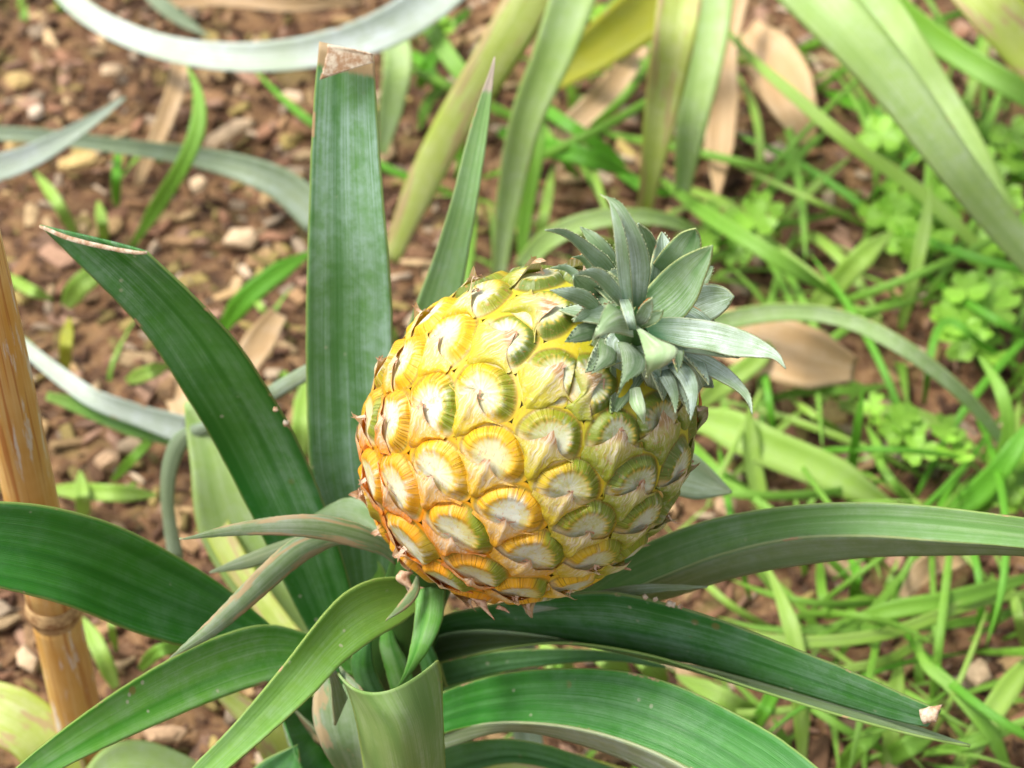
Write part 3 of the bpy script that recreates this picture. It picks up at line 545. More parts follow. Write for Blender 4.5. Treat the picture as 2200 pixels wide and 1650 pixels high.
# tall upright leaf, cut flat at the top
L([[(775, 1420), (735, 1250), (700, 1120), (668, 1010), (659, 850), (659, 650), (666, 400), (676, 200), (685, 90)],
   [(815, 1400), (850, 1250), (858, 1100), (856, 950), (845, 780), (838, 600), (822, 420), (809, 250), (803, 120)]],
  [.895, .875, .855, .84, .825, .81, .80, .79], 'tall', bulge=-.10, m=21, ragged=.0018, wob=.0005)
L([[(688, 170), (700, 128), (706, 94)], [(802, 134), (801, 124), (800, 116)]], [.788, .787, .786], 'white_dry', 'white_dry', bulge=-.06, n=14, m=25, th=.0005, ragged=.006, wob=.0012, name='dried_leaf_end')
# diagonal cut leaf, left
L([[(725, 1470), (672, 1375), (628, 1290), (570, 1165), (486, 1005), (400, 850), (310, 720), (190, 590), (84, 486)],
   [(790, 1430), (768, 1340), (748, 1240), (700, 1090), (640, 950), (580, 845), (510, 740), (415, 638), (313, 543)]],
  [.87, .86, .845, .83, .81, .79, .775, .765], 'cutl', bulge=-.06, m=21, wob=.0006)
L([[(84, 484), (90, 484), (150, 507), (230, 527), (290, 538), (316, 540)], [(84, 489), (96, 495), (150, 518), (230, 537), (290, 547), (316, 546)]], [.7635], 'white_dry', 'white_dry', n=20, m=3, th=.0006, name='dried_leaf_end')
# long dark leaf going out to the left edge
L([[(760, 1480), (690, 1440), (600, 1420), (520, 1403), (400, 1389), (290, 1357), (150, 1302), (0, 1262), (-120, 1240)],
   [(745, 1420), (690, 1405), (625, 1380), (560, 1325), (478, 1257), (380, 1195), (250, 1130), (120, 1092), (0, 1079), (-120, 1080)]],
  [.86, .845, .83, .81, .79, .77, .755, .745], 'deep2', bulge=-.12, m=19)
# lower left leaf in front
L([[(800, 1470), (735, 1445), (650, 1450), (560, 1470), (450, 1508), (300, 1572), (130, 1652), (-20, 1740)],
   [(790, 1420), (720, 1385), (650, 1358), (585, 1343), (510, 1355), (400, 1398), (250, 1487), (80, 1612), (-40, 1720)]],
  [.845, .83, .81, .79, .77, .75, .735, .72], 'mid', bulge=-.10, m=17)
# yellow green bract leaf crossing in front
L([[(905, 1300), (886, 1320), (856, 1342), (800, 1375), (735, 1425), (672, 1490), (590, 1565), (500, 1640), (400, 1720)],
   [(905, 1235), (858, 1240), (800, 1246), (742, 1275), (690, 1330), (610, 1430), (500, 1560), (405, 1655), (340, 1735)]],
  [.79, .775, .76, .745, .735, .725, .715, .705], 'light', bulge=-.12, m=17)
L([[(894, 1236), (882, 1262), (862, 1290), (830, 1330)], [(900, 1238), (902, 1270), (880, 1302), (832, 1331)]], [.772, .762, .755, .75], 'grey', 'under', bulge=.2, n=20, m=7)
# narrow grey leaf
L([[(795, 1175), (730, 1170), (655, 1208), (590, 1262), (520, 1322), (455, 1370), (365, 1415)],
   [(790, 1140), (715, 1138), (640, 1152), (585, 1192), (515, 1262), (440, 1340), (365, 1412)]],
  [.80, .795, .785, .775, .765, .755, .75], 'grey', 'under', bulge=.18, m=13)
# small leaf arching left over it
L([[(850, 1215), (815, 1192), (760, 1176), (680, 1158), (580, 1150), (480, 1153), (386, 1161)],
   [(845, 1165), (800, 1138), (755, 1120), (680, 1105), (580, 1111), (480, 1131), (386, 1159)]],
  [.79, .78, .772, .765, .76, .755, .75], 'grey', 'under', bulge=.15, m=13)
L([[(700, 1160), (620, 1190), (540, 1220), (450, 1232)], [(695, 1135), (610, 1160), (530, 1190), (450, 1228)]], [.83, .83, .83, .83], 'under2', 'grey', bulge=.15, m=7, n=24)
L([[(840, 1180), (780, 1150), (720, 1128), (660, 1128)], [(830, 1120), (790, 1080), (740, 1070), (660, 1112)]], [.81, .82, .83, .84], 'under', 'mid', bulge=.15, m=9, n=24)
# small hanging leaf under the fruit
L([[(893, 1270), (890, 1330), (880, 1395), (866, 1450), (848, 1487)],
   [(958, 1270), (950, 1335), (922, 1395), (890, 1440), (850, 1487)]], [.775, .765, .76, .762, .77], 'mid', 'under', bulge=.16, m=13)
# short cut leaf curling in front, pale outer side towards us
L([[(800, 1800), (789, 1700), (776, 1620), (762, 1545), (745, 1485), (722, 1447)],
   [(885, 1800), (880, 1700), (870, 1620), (855, 1560), (832, 1520), (812, 1488)],
   [(968, 1800), (960, 1700), (955, 1600), (952, 1520), (950, 1455), (943, 1418)]],
  [[.84, .81, .785, .765, .755, .755], [.80, .77, .745, .73, .722, .72], [.83, .80, .775, .76, .75, .745]], 'bent', 'deep', n=50, m=25)
L([[(722, 1447), (735, 1470), (748, 1500)], [(700, 1440), (712, 1475), (722, 1560)]], [.757, .77, .79], 'under2', 'under2', n=16, m=7)
# broad leaf going right, outer half folded down
L([[(1100, 1340), (1180, 1300), (1270, 1250), (1350, 1188), (1500, 1125), (1650, 1094), (1800, 1081), (1950, 1084), (2100, 1100), (2320, 1130)],
   [(1100, 1375), (1190, 1335), (1300, 1290), (1420, 1240), (1560, 1192), (1700, 1160), (1850, 1152), (2000, 1160), (2150, 1172), (2320, 1190)]],
  [.84, .83, .82, .805, .79, .775, .765, .76, .755, .755], 'right', 'under', bulge=-.10, m=19)
L([[(1300, 1290), (1420, 1240), (1560, 1192), (1700, 1160), (1850, 1152), (2000, 1160), (2150, 1172), (2320, 1190)],
   [(1300, 1318), (1430, 1285), (1560, 1248), (1700, 1218), (1850, 1198), (2000, 1192), (2150, 1192), (2320, 1205)]],
  [[.8195, .805, .79, .775, .765, .76, .755, .755], [.835, .82, .805, .79, .778, .77, .762, .76]], 'under', 'right', m=9, name='leaf')
# thin dry tipped leaf
L([[(1130, 1320), (1250, 1300), (1380, 1277), (1518, 1263)], [(1130, 1296), (1250, 1275), (1380, 1255), (1518, 1259)]], [.80, .79, .78, .77], 'under2', 'under', bulge=.1, n=30, m=7)
# long leaf to the lower right: channelled, near half standing up
L([[(880, 1400), (940, 1330), (1040, 1300), (1150, 1280), (1270, 1271), (1350, 1277), (1480, 1312), (1620, 1362), (1780, 1425), (1920, 1483), (2022, 1528)],
   [(880, 1420), (940, 1368), (1040, 1352), (1150, 1360), (1270, 1382), (1400, 1410), (1520, 1438), (1650, 1473), (1800, 1517), (1920, 1548), (1992, 1562)]],
  [[.84, .82, .80, .785, .775, .77, .765, .76, .755, .75], [.855, .84, .825, .81, .80, .79, .78, .772, .765, .755]], 'cutl', bulge=.05, m=17)
L([[(880, 1420), (940, 1368), (1040, 1352), (1150, 1360), (1270, 1382), (1400, 1410), (1520, 1438), (1650, 1473), (1800, 1517), (1920, 1548), (2085, 1601)],
   [(870, 1450), (940, 1428), (1040, 1402), (1150, 1388), (1270, 1388), (1400, 1410), (1500, 1440), (1640, 1488), (1790, 1540), (1920, 1574), (2085, 1602)]],
  [[.857, .842, .827, .812, .802, .792, .782, .774, .767, .757], [.84, .82, .80, .785, .775, .767, .762, .758, .755, .752]], 'deep', 'under', bulge=-.05, m=11)
L([[(1985, 1556), (2000, 1552), (2012, 1550)], [(1975, 1525), (1998, 1518), (2024, 1514)]], [.748, .746, .744], 'white_dry', 'white_dry', bulge=.2, n=8, m=7, th=.0005, name='dried_leaf_end')
# big glossy leaf at the bottom right and its folded underside
L([[(860, 1600), (920, 1585), (1000, 1562), (1100, 1553), (1220, 1560), (1340, 1590), (1460, 1640), (1600, 1730), (1700, 1800)],
   [(860, 1530), (920, 1500), (1000, 1468), (1100, 1445), (1220, 1437), (1340, 1443), (1450, 1472), (1560, 1523), (1680, 1590), (1800, 1690), (1850, 1760)]],
  [.83, .81, .79, .775, .76, .75, .74, .73], 'deep2', bulge=-.10, m=19)
L([[(880, 1630), (960, 1608), (1050, 1580), (1130, 1573), (1220, 1590), (1320, 1625), (1430, 1680), (1540, 1760)],
   [(880, 1605), (935, 1583), (1000, 1562), (1100, 1553), (1220, 1560), (1340, 1590), (1460, 1640), (1600, 1730)]],
  [[.835, .815, .80, .79, .78, .77, .76, .75], [.832, .8115, .7915, .7765, .7615, .7515, .7415, .7315]], 'under2', 'deep2', m=9)
L([[(900, 1700), (1000, 1660), (1120, 1640), (1300, 1690), (1500, 1760)], [(880, 1630), (980, 1600), (1100, 1590), (1230, 1620), (1500, 1720)]], [.86, .84, .83, .82, .82], 'deep', bulge=-.1, m=9, n=30)
L([[(890, 1500), (980, 1470), (1100, 1440), (1300, 1420), (1430, 1436)], [(880, 1440), (980, 1415), (1100, 1398), (1300, 1400), (1430, 1430)]], [.87, .86, .855, .85, .85], 'deep', 'under', bulge=-.1, m=9, n=30)
# base rosette leaves
for r, d, mt, un in [
    ([[(800, 1560), (735, 1650), (700, 1760)], [(770, 1470), (640, 1500), (590, 1480)]], [.90, .86, .84], 'deep', 'under'),
    ([[(730, 1560), (690, 1600), (640, 1540), (585, 1478)], [(760, 1500), (800, 1640), (740, 1625), (590, 1475)]], [.86, .855, .85, .85], 'under2', 'grey'),
    ([[(690, 1430), (672, 1520), (690, 1600), (740, 1680)], [(730, 1430), (790, 1500), (810, 1600), (800, 1700)]], [.825, .815, .815, .83], 'grey', 'under2'),
    ([[(800, 1700), (760, 1600), (740, 1540), (700, 1470)], [(860, 1700), (800, 1560), (770, 1500), (720, 1440)]], [.87, .86, .85, .85], 'under', 'deep'),
    ([[(640, 1800), (580, 1660), (520, 1560), (455, 1490)], [(780, 1800), (680, 1660), (610, 1560), (500, 1480)]], [.97, .95, .93, .93], 'bpale', 'under'),
    ([[(500, 1700), (560, 1640), (640, 1600)], [(560, 1760), (640, 1690), (640, 1610)]], [.84, .84, .84], 'deep', 'under'),
    ([[(720, 1420), (690, 1250), (640, 1150), (600, 1100)], [(850, 1400), (830, 1240), (790, 1170), (770, 1100)]], [.89, .88, .875, .87], 'light', 'deep2'),
    ([[(960, 1480), (930, 1380), (900, 1330), (860, 1290)], [(800, 1500), (780, 1400), (800, 1340), (850, 1290)]], [.86, .845, .835, .83], 'deep', 'deep'),
    ([[(1010, 1720), (1000, 1640), (1050, 1500), (1090, 1420)], [(900, 1720), (870, 1600), (900, 1480), (1000, 1400)]], [.93, .91, .90, .90], 'deep', 'under'),
    ([[(700, 1420), (600, 1300), (500, 1140), (420, 930)], [(640, 1430), (540, 1300), (440, 1140), (412, 930)]], [.96, .97, .98, .99], 'bpale', 'bpale'),
    ([[(760, 1500), (660, 1300), (560, 1120), (480, 930), (400, 860)], [(640, 1440), (520, 1300), (430, 1150), (410, 1000), (395, 870)]], [1.0, .99, .98, .97, .97], 'bgreen', 'bgreen'),
    ([[(1185, 1700), (1160, 1560), (1150, 1400), (1120, 1300)], [(1125, 1700), (1100, 1560), (1080, 1400), (1070, 1300)]], [.97, .97, .95, .93], 'bgrey', 'bgrey'),
    ([[(1460, 1065), (1500, 1072), (1572, 1060)], [(1440, 960), (1490, 975), (1574, 1057)]], [.84, .84, .84], 'bgrey', 'under'),
    ([[(900, 1640), (1100, 1660), (1210, 1700), (1400, 1760)], [(900, 1600), (1120, 1600), (1300, 1640), (1500, 1700)]], [.9, .9, .9, .9], 'bpale', 'bgreen')]:
    leaf(plant, r, d, mt, un, bulge=-.12, n=30, m=9)
# two leaves seen blurred low on the left, the second arching like a hoop
L([[(360, 1200), (345, 1060), (352, 980), (385, 925), (480, 890), (600, 815), (680, 770)], [(395, 1200), (375, 1080), (385, 1000), (415, 950), (490, 915), (610, 850), (690, 800)]], [1.0, .99, .98, .97, .96, .95, .94], 'bgrey', 'bgrey', bulge=.15, n=40, m=7)
L([[(950, 560), (905, 660), (868, 735), (830, 840), (800, 960), (790, 1080)][::-1], [(1005, 560), (980, 620), (940, 700), (920, 860), (900, 960), (880, 1080)][::-1]], [.87, .87, .87, .87], 'spear', bulge=-.08, n=20, m=9) if False else None
L([[(760, 1300), (800, 1000), (850, 800), (885, 680), (930, 560), (968, 440), (1010, 280), (1062, 122)],
   [(880, 1300), (930, 1000), (960, 800), (985, 660), (1010, 520), (1030, 400), (1050, 260), (1064, 122)]],
  [.92, .90, .885, .87, .86, .85, .845, .84], 'spear', bulge=-.10, m=13)
# rosette bracts under the fruit, bamboo-like dry tip pieces

def bead(px, py, d, r):
    c = P(px, py, d); rn = random.Random(px); V = [c + np.array((math.cos(a) * math.sin(t), math.sin(a) * math.sin(t), math.cos(t))) * r * rn.uniform(.7, 1.2) for t in (.01, .8, 1.57, 2.3, 3.13) for a in np.linspace(0, 6.283, 8, endpoint=False)]
    F = [(i * 8 + j, i * 8 + (j + 1) % 8, (i + 1) * 8 + (j + 1) % 8, (i + 1) * 8 + j) for i in range(4) for j in range(8)]; mesh_obj('edge_scar', V, F, [M['white_dry']], plant)
for a in [(1386, 1283, .772, .0011), (1408, 1288, .771, .0010), (1438, 1297, .770, .0015), (1446, 1299, .770, .0012), (1462, 1303, .769, .0010), (592, 880, .795, .0012), (615, 910, .80, .0014), (1238, 1362, .79, .0010)][:7]: bead(*a)

for r, d, mt in [([[(905, 1520), (880, 1430), (850, 1370), (838, 1320)], [(850, 1520), (828, 1440), (815, 1380), (836, 1320)]], [.825, .815, .808, .805], 'mid'),
                 ([[(850, 1530), (812, 1450), (800, 1400), (800, 1350)], [(790, 1530), (765, 1470), (755, 1410), (798, 1350)]], [.83, .82, .812, .81], 'deep'),
                 ([[(790, 1540), (752, 1480), (730, 1440), (722, 1400)], [(740, 1540), (716, 1500), (706, 1460), (720, 1400)]], [.835, .825, .82, .818], 'deep2'),
                 ([[(955, 1500), (945, 1430), (925, 1380), (900, 1340)], [(910, 1500), (905, 1440), (890, 1390), (898, 1340)]], [.825, .815, .81, .808], 'deep')]:
    leaf(plant, r, d, mt, 'under', bulge=.22, n=26, m=9)

# ------------------------------------------------------------------ the fruit: about a hundred fruitlets on an ovoid core
TH = rad(40); ANG = rad(45); FA, FC = .0553, .0655
FO = P(1129, 937, .75); AX = math.cos(TH) * (math.cos(ANG) * RT + math.sin(ANG) * UP) + math.sin(TH) * TC
FE1 = np.cross(AX, TC); FE1 /= np.linalg.norm(FE1); FE2 = np.cross(AX, FE1)
BAS = np.stack([FE1, FE2, AX])                      # rows
def w2l(p): return BAS @ (p - FO)
def l2w(q): return FO + q @ BAS
SCL = np.array([FA, FA, FC])
def fhit(px, py):
    d = P(px, py, 1.) - CAM; d /= np.linalg.norm(d); o = (BAS @ (CAM - FO)) / SCL; dd = (BAS @ d) / SCL
    A = dd @ dd; b = o @ dd; c = o @ o - 1; D = b * b - A * c
    return (o + ((-b - math.sqrt(max(D, 0))) / A) * dd)
SEEN = [(1155, 592), (1033, 633), (1170, 665), (957, 725), (1090, 727), (1195, 803), (866, 775), (1033, 846), (922, 872), (838, 903), (1268, 822), (1182, 943), (1056, 985),
        (938, 1017), (848, 1045), (1325, 940), (1222, 1052), (1368, 1042), (1094, 1108), (980, 1146), (874, 1168), (1262, 1135), (1142, 1196), (1022, 1236), (1380, 1120),
        (1277, 1206), (1420, 905), (780, 1060), (1458, 1010), (1250, 590)]
def fruitlet_centres():
    fx = []
    for e in SEEN:
        q = fhit(*e); fx.append(q / np.linalg.norm(q))
    fx = np.array(fx) * SCL; sp = .0225; N = 104; i = np.arange(N); z = 1 - 2 * (i + .5) / N; ph = i * 2.39996
    L = np.c_[np.sqrt(1 - z * z) * np.cos(ph), np.sqrt(1 - z * z) * np.sin(ph), z] * SCL
    keep = [l for l in L if np.min(np.linalg.norm(fx - l, axis=1)) > sp * .72 and l[2] / FC < .9 and l[2] / FC > -.97]
    fr = np.array(keep); ringn = 0
    for it in range(150):
        A = np.vstack([fx, fr]); D = fr[:, None] - A[None]; d = np.linalg.norm(D, axis=2) + 1e-9
        f = np.clip(1 - d / (sp * 1.25), 0, 1) ** 1; f[d < 1e-7] = 0
        fr = fr + (D / d[..., None] * f[..., None]).sum(1) * .002
        q = fr / SCL; q /= np.linalg.norm(q, axis=1)[:, None]; q[:, 2] = np.clip(q[:, 2], -.97, .88)
        r = np.sqrt(1 - q[:, 2] ** 2) / (np.hypot(q[:, 0], q[:, 1]) + 1e-9); q[:, 0] *= r; q[:, 1] *= r; fr = q * SCL
    return np.vstack([fx, fr]), len(fx)
FCN, NFX = fruitlet_centres()
def surf(a, b, c, T1, T2, nr):
    "tangent-plane point -> direction -> on the ovoid (local coordinates) and normal"
    q = c + T1 * a[..., None] + T2 * b[..., None]; u = q / SCL; s = 1 / np.linalg.norm(u, axis=-1); q = q * s[..., None]
    n = q / SCL ** 2; n /= np.linalg.norm(n, axis=-1)[..., None]; return q, n
def fruit_mat():
    N = NT('pineapple skin'); uv = N.uv(); x, y, _ = N.sep(uv); col = N.attr('col', 'Color'); band = N.attr('band'); white = N.attr('white'); seedv = N.attr('seed')
    ang = N.math('ARCTAN2', N.math('SUBTRACT', y, .02), x)
    g = N.obj(); n1 = N.noise(g, 600, 4, .65); n2 = N.noise(g, 160, 3, .6)
    rid = N.math('MULTIPLY', N.math('SUBTRACT', N.noise(N.comb(N.math('MULTIPLY', ang, 17), N.math('MULTIPLY', N.math('ADD', x, y), .5), seedv), 1., 2, .5), .5), 5.5)
    ridm = N.math('MULTIPLY', N.ss(rid, .1, .9), band)
    c = N.mix(N.math('MULTIPLY', ridm, .6), col, (.12, .09, .01))
    c = N.mix(N.math('MULTIPLY', N.math('MULTIPLY', N.ss(N.math('MULTIPLY', rid, -1), .2, .9), band), .22), c, (.62, .58, .28))
    wf = N.math('MULTIPLY', white, N.ss(N.math('ADD', N.math('MULTIPLY', n1, .5), N.math('MULTIPLY', n2, .5)), .36, .54))
    c = N.mix(N.math('MULTIPLY', wf, .90), c, (.62, .66, .60))
    pw = N.math('MULTIPLY', N.ss(n1, .58, .75), .18); c = N.mix(pw, c, (.72, .72, .62))
    fl = N.math('MULTIPLY', N.ss(N.noise(N.comb(N.math('MULTIPLY', x, 45), N.math('MULTIPLY', y, 9), seedv), 1., 3), .61, .67), .45)
    c = N.mix(fl, c, (.50, .17, .07))
    N.set(N.b.inputs['Base Color'], c); N.b.inputs['Roughness'].default_value = .46; N.b.inputs['Specular IOR Level'].default_value = .4
    N.b.inputs['Subsurface Weight'].default_value = .12; N.b.inputs['Subsurface Radius'].default_value = (.004, .002, .0008); N.b.inputs['Subsurface Scale'].default_value = .5
    N.bump(N.math('ADD', N.math('MULTIPLY', ridm, .45), N.math('MULTIPLY', n1, .35)), .6, .0006); return N.m
def bract_mat():
    N = NT('fruit bract'); uv = N.uv(); x, y, _ = N.sep(uv); col = N.attr('col', 'Color'); seedv = N.attr('seed')
    st = N.noise(N.comb(N.math('MULTIPLY', x, 38), N.math('MULTIPLY', y, 3), seedv), 1., 3, .6); n1 = N.noise(N.obj(), 500, 4, .7)
    c = c = N.mix(N.math('MULTIPLY', N.math('MULTIPLY', N.ss(st, .46, .62), .65), N.attr('white')), col, (.78, .70, .58))
    c = N.mix(N.math('MULTIPLY', N.ss(st, .44, .34), .30), c, (.52, .33, .10))
    c = N.mix(N.math('MULTIPLY', N.ss(n1, .5, .7), .25), c, (.75, .72, .66))
    c = N.mix(N.math('MULTIPLY', N.ss(N.noise(N.comb(N.math('MULTIPLY', x, 22), N.math('MULTIPLY', y, 7), N.math('ADD', seedv, 4)), 1., 3), .62, .68), .45), c, (.50, .20, .10))
    N.set(N.b.inputs['Base Color'], c); N.b.inputs['Roughness'].default_value = .55; N.bump(st, .5, .0006); N.translucent(.12, c); return N.m
M['skin'] = fruit_mat(); M['bract'] = bract_mat()
fruit = empty('fruit', FO - np.array(plant.location)); fruit.parent = plant
fruit['label'] = 'ripe yellow and orange fruit with greener fruitlets near its crown'
def smooth(x, a, b): t = np.clip((x - a) / (b - a), 0, 1); return t * t * (3 - 2 * t)
def lerp(a, b, t): return np.asarray(a) * (1 - t[..., None]) + np.asarray(b) * t[..., None]
frn = random.Random(11); fnp = np.random.default_rng(5)
u_, v_ = np.meshgrid(np.linspace(0, np.pi, 40), np.linspace(0, 2 * np.pi, 60)); q_ = np.stack([np.sin(u_) * np.cos(v_), np.sin(u_) * np.sin(v_), np.cos(u_)], -1) * SCL * .965
def core_mat():
    N = NT('fruit core'); f = N.noise(N.obj(), 200, 3); N.set(N.b.inputs['Base Color'], N.mix(f, (.20, .13, .01), (.30, .24, .03))); return N.m
mesh_obj('core', l2w(q_).reshape(-1, 3), grid_faces(60, 40), [core_mat()], fruit)
CP = w2l(CAM)
for fi, c in enumerate(FCN):
    n0 = c / SCL ** 2; n0 /= np.linalg.norm(n0)
    if n0 @ (CP - c) < -.035 * np.linalg.norm(CP - c) * 10: continue                # far side, never in view
    up = np.array([0, 0, 1.]); T2 = up - n0 * n0[2]; T2 /= np.linalg.norm(T2); T1 = np.cross(T2, n0)
    nb = FCN[np.argsort(np.linalg.norm(FCN - c, axis=1))[1:13]]
    def plane():
        A, B = (nb - c) @ T1, (nb - c) @ T2; dist = np.linalg.norm(nb - c, axis=1); d2 = np.hypot(A, B); return A / d2 * dist, B / d2 * dist, dist
    A, B, dist = plane()
    # turn the eye so that it sits above the notch between its two lower neighbours
    an = np.arctan2(A, -B); cand = [i for i in range(6) if abs(an[i]) < 1.35]
    lo = [i for i in cand if an[i] < 0]; hi = [i for i in cand if an[i] >= 0]
    if lo and hi:
        i1 = min(lo, key=lambda i: abs(an[i] + .52)); i2 = min(hi, key=lambda i: abs(an[i] - .52)); th_ = np.clip((an[i1] + an[i2]) / 2, -.5, .5)
        T1, T2 = T1 * math.cos(th_) + T2 * math.sin(th_), T2 * math.cos(th_) - T1 * math.sin(th_); A, B, dist = plane()
    nphi, nr = 110, 52
    ph = np.linspace(-np.pi / 2, 1.5 * np.pi, nphi, endpoint=False); cs, sn = np.cos(ph), np.sin(ph)
    proj = np.outer(cs, A) + np.outer(sn, B); lim = np.where(proj > 1e-4, (A * A + B * B)[None] / 2 / np.maximum(proj, 1e-4), .03)
    Rb = np.minimum((lim ** -14.).sum(1) ** (-1 / 14.), .0165)
    s = float(np.mean(Rb)) * 1.93
    rr = np.linspace(0, 1, nr) ** .85
    a = np.outer(rr, Rb * cs) * 1.04; b = np.outer(rr, Rb * sn) * 1.04; r = np.repeat(rr[:, None], nphi, 1); PH = np.repeat(ph[None], nr, 0)
    x, y = a / s, b / s
    near = smooth(np.array(c[2] / FC), .45, .80)
    # image side for ripening: left orange, right and top green
    wc = l2w(c[None])[0]; k_ = dep(wc) * .48 / 2200; imx = ((wc - CAM) @ RT) / k_ + 1100; imy = 825 - ((wc - CAM) @ UP) / k_
    green = float(np.clip(smooth(np.array((imx - 1000 - (imy - 935) * .45) / 420), 0, 1) * 1.0 + frn.uniform(-.15, .15), 0, 1)) * (1 if imx > 1030 else .4)
    orange = float(np.clip((1080 - imx) / 260 + (imy - 1000) / 420 + frn.uniform(-.15, .15), 0, 1))
    tg = frn.choice([.4, 1, 1.4, 1.9]); ex, ey = .0, .01; rx, ry = .525 * (1 - .10 * near), .50 * (1 - .14 * near)
    wob = 1 + .03 * np.sin(PH * 3 + fi) + .02 * np.sin(PH * 5 + 2 * fi)
    rho = np.hypot((x - ex) / rx, (y - ey) / ry) / wob
    topm = smooth(y, -.20, -.02); wk = frn.uniform(.35, 1.0); wsz = frn.uniform(-.12, .06)
    hb = 1 - smooth(r, .90, 1.0)
    H = (.090 * (1 - smooth(rho, .62, 1.03)) + .022 * np.exp(-((rho - .74) / .16) ** 2) * topm - .034 * np.exp(-(rho / .42) ** 2)) * (.35 + .65 * topm) * hb
    H += .012 * np.exp(-(np.hypot(x - .12, y + .02) / .16) ** 2) * hb + np.sin(x * 15 + fi) * np.sin(y * 13 + fi * 2) * .004 * hb
    H = (H + .05) * s
    q, nn = surf(a, b, c, T1, T2, n0); V = q + nn * (H - .10 * s)[..., None]
    # colours of the skin itself
    band = smooth(rho + .05 * np.sin(PH * 19 + fi * 3) + .04 * np.sin(PH * 31), .50, .70) * (1 - smooth(rho, .99, 1.06)) * topm
    ring = lerp((.66, .41, .010), (.74, .27, .004), np.full_like(x, orange * .8)); olive = np.array((.20, .25, .012)); dgreen = np.array((.045, .10, .02))
    gside = np.clip(green * 1.25 + .38 * smooth(x + y * .6, .0, .45) * tg - .10, 0, 1)
    ring = lerp(ring, olive, smooth(gside, .12, .62)); ring = lerp(ring, dgreen, smooth(gside, .70, 1.2) * .8)
    out = lerp((.62, .40, .012), (.70, .24, .003), np.full_like(x, orange)); out = lerp(out, (.42, .42, .02), np.full_like(x, green))
    inner = lerp((.62, .56, .22), (.36, .42, .16), np.full_like(x, min(1, green * 1.3)))
    col = lerp(inner, (.62, .40, .03), smooth(rho, .45, .70)); col = col * (1 - band[..., None]) + ring * band[..., None]
    o_ = smooth(rho, 1.0, 1.06)[..., None]; col = col * (1 - o_) + out * o_
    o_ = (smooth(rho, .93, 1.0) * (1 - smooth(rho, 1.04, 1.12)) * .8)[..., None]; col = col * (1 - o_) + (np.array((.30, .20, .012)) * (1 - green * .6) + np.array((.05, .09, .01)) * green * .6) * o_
    white = np.clip(1 - smooth(rho + .09 * np.sin(PH * 23 + fi) + .07 * np.sin(PH * 11 + 3 * fi) + .16 * np.sin(x * 9 + fi * 2) - wsz, .34, .72), 0, 1) * (wk if not near > .6 else .6) * smooth(y, -.3, -.1) + (1 - topm) * .55 * smooth(r, 1, .8)
    bnd = band * float(frn.uniform(.6, 1)) * (1 - .6 * near)
    Vg = V.reshape(-1, 3); ids = np.arange(nr * nphi).reshape(nr, nphi); nx = np.roll(ids, -1, 1)
    F = [tuple(f) for f in np.stack([ids[1:-1], nx[1:-1], nx[2:], ids[2:]], -1)[:, :].reshape(-1, 4)] if False else []
    for i in range(0, nr - 1):
        if i == 0: F += [(ids[0, 0], int(ids[1, j]), int(nx[1, j])) for j in range(nphi)]
        else: F += list(map(tuple, np.stack([ids[i], ids[i + 1], nx[i + 1], nx[i]], -1)))
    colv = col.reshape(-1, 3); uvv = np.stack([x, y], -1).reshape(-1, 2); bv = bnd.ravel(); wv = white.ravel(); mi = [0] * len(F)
    VV, FF, CC, UU, BB, WW = [Vg], F, [colv], [uvv], [bv], [wv]; nb0 = len(Vg)
    # bract: a tent with concave sides over the lower half, pinched to a dry curling tip at the centre of the eye
    def sheet(fa, nt, nw, colf, slot, wf_=None):
        global nb0
        t, wq = np.meshgrid(np.linspace(0, 1, nt), np.linspace(-1, 1, nw), indexing='ij'); aa, bb, hh = fa(t, wq)
        q, nn = surf(aa * s, bb * s, c, T1, T2, n0); Vb = (q + nn * ((hh - .10) * s)[..., None]).reshape(-1, 3)
        VV.append(Vb); CC.append(colf(t, wq).reshape(-1, 3)); UU.append(np.stack([wq * .5 + fi, t + fi * .37], -1).reshape(-1, 2)); BB.append(np.zeros(len(Vb))); WW.append(np.asarray(wf_(t, wq) if wf_ else np.full(t.shape, .6)).ravel())
        f = grid_faces(nt, nw) + nb0
        FF.extend(map(tuple, f)); mi.extend([slot] * len(f)); nb0 += len(Vb)
    lean = frn.uniform(-.05, .05); tl = frn.uniform(.0, .05) + .18 * near; lift = frn.uniform(-.02, .04); rw = [frn.uniform(-1, 1) for _ in range(8)]
    edge_sil = abs(n0 @ ((CP - c) / np.linalg.norm(CP - c))) < .50 and frn.random() < .6
    if edge_sil: lift += frn.uniform(.06, .20)
    wN = 27; wl_ = np.linspace(-1, 1, wN); xw = wl_ * .53; An, Bn = A / s, B / s
    fat = .085 + .14 * near
    yt = -.17 + (.17 + tl) * np.exp(-(np.abs(xw) / fat) ** 1.15) * (1) - .03 * np.sin(np.abs(wl_) * np.pi); yb = np.zeros(wN)
    for j in range(wN):
        yy = -.18
        while yy > -.80 and np.min(np.hypot(xw[j] - An, yy - Bn)) > .49: yy -= .01
        yb[j] = yy
    yb = np.maximum(yb, -.80 + np.abs(xw) * .8); yb = np.convolve(np.r_[yb[0], yb, yb[-1]], [.2, .6, .2], 'valid'); yb = np.minimum(yb, yt - .025)
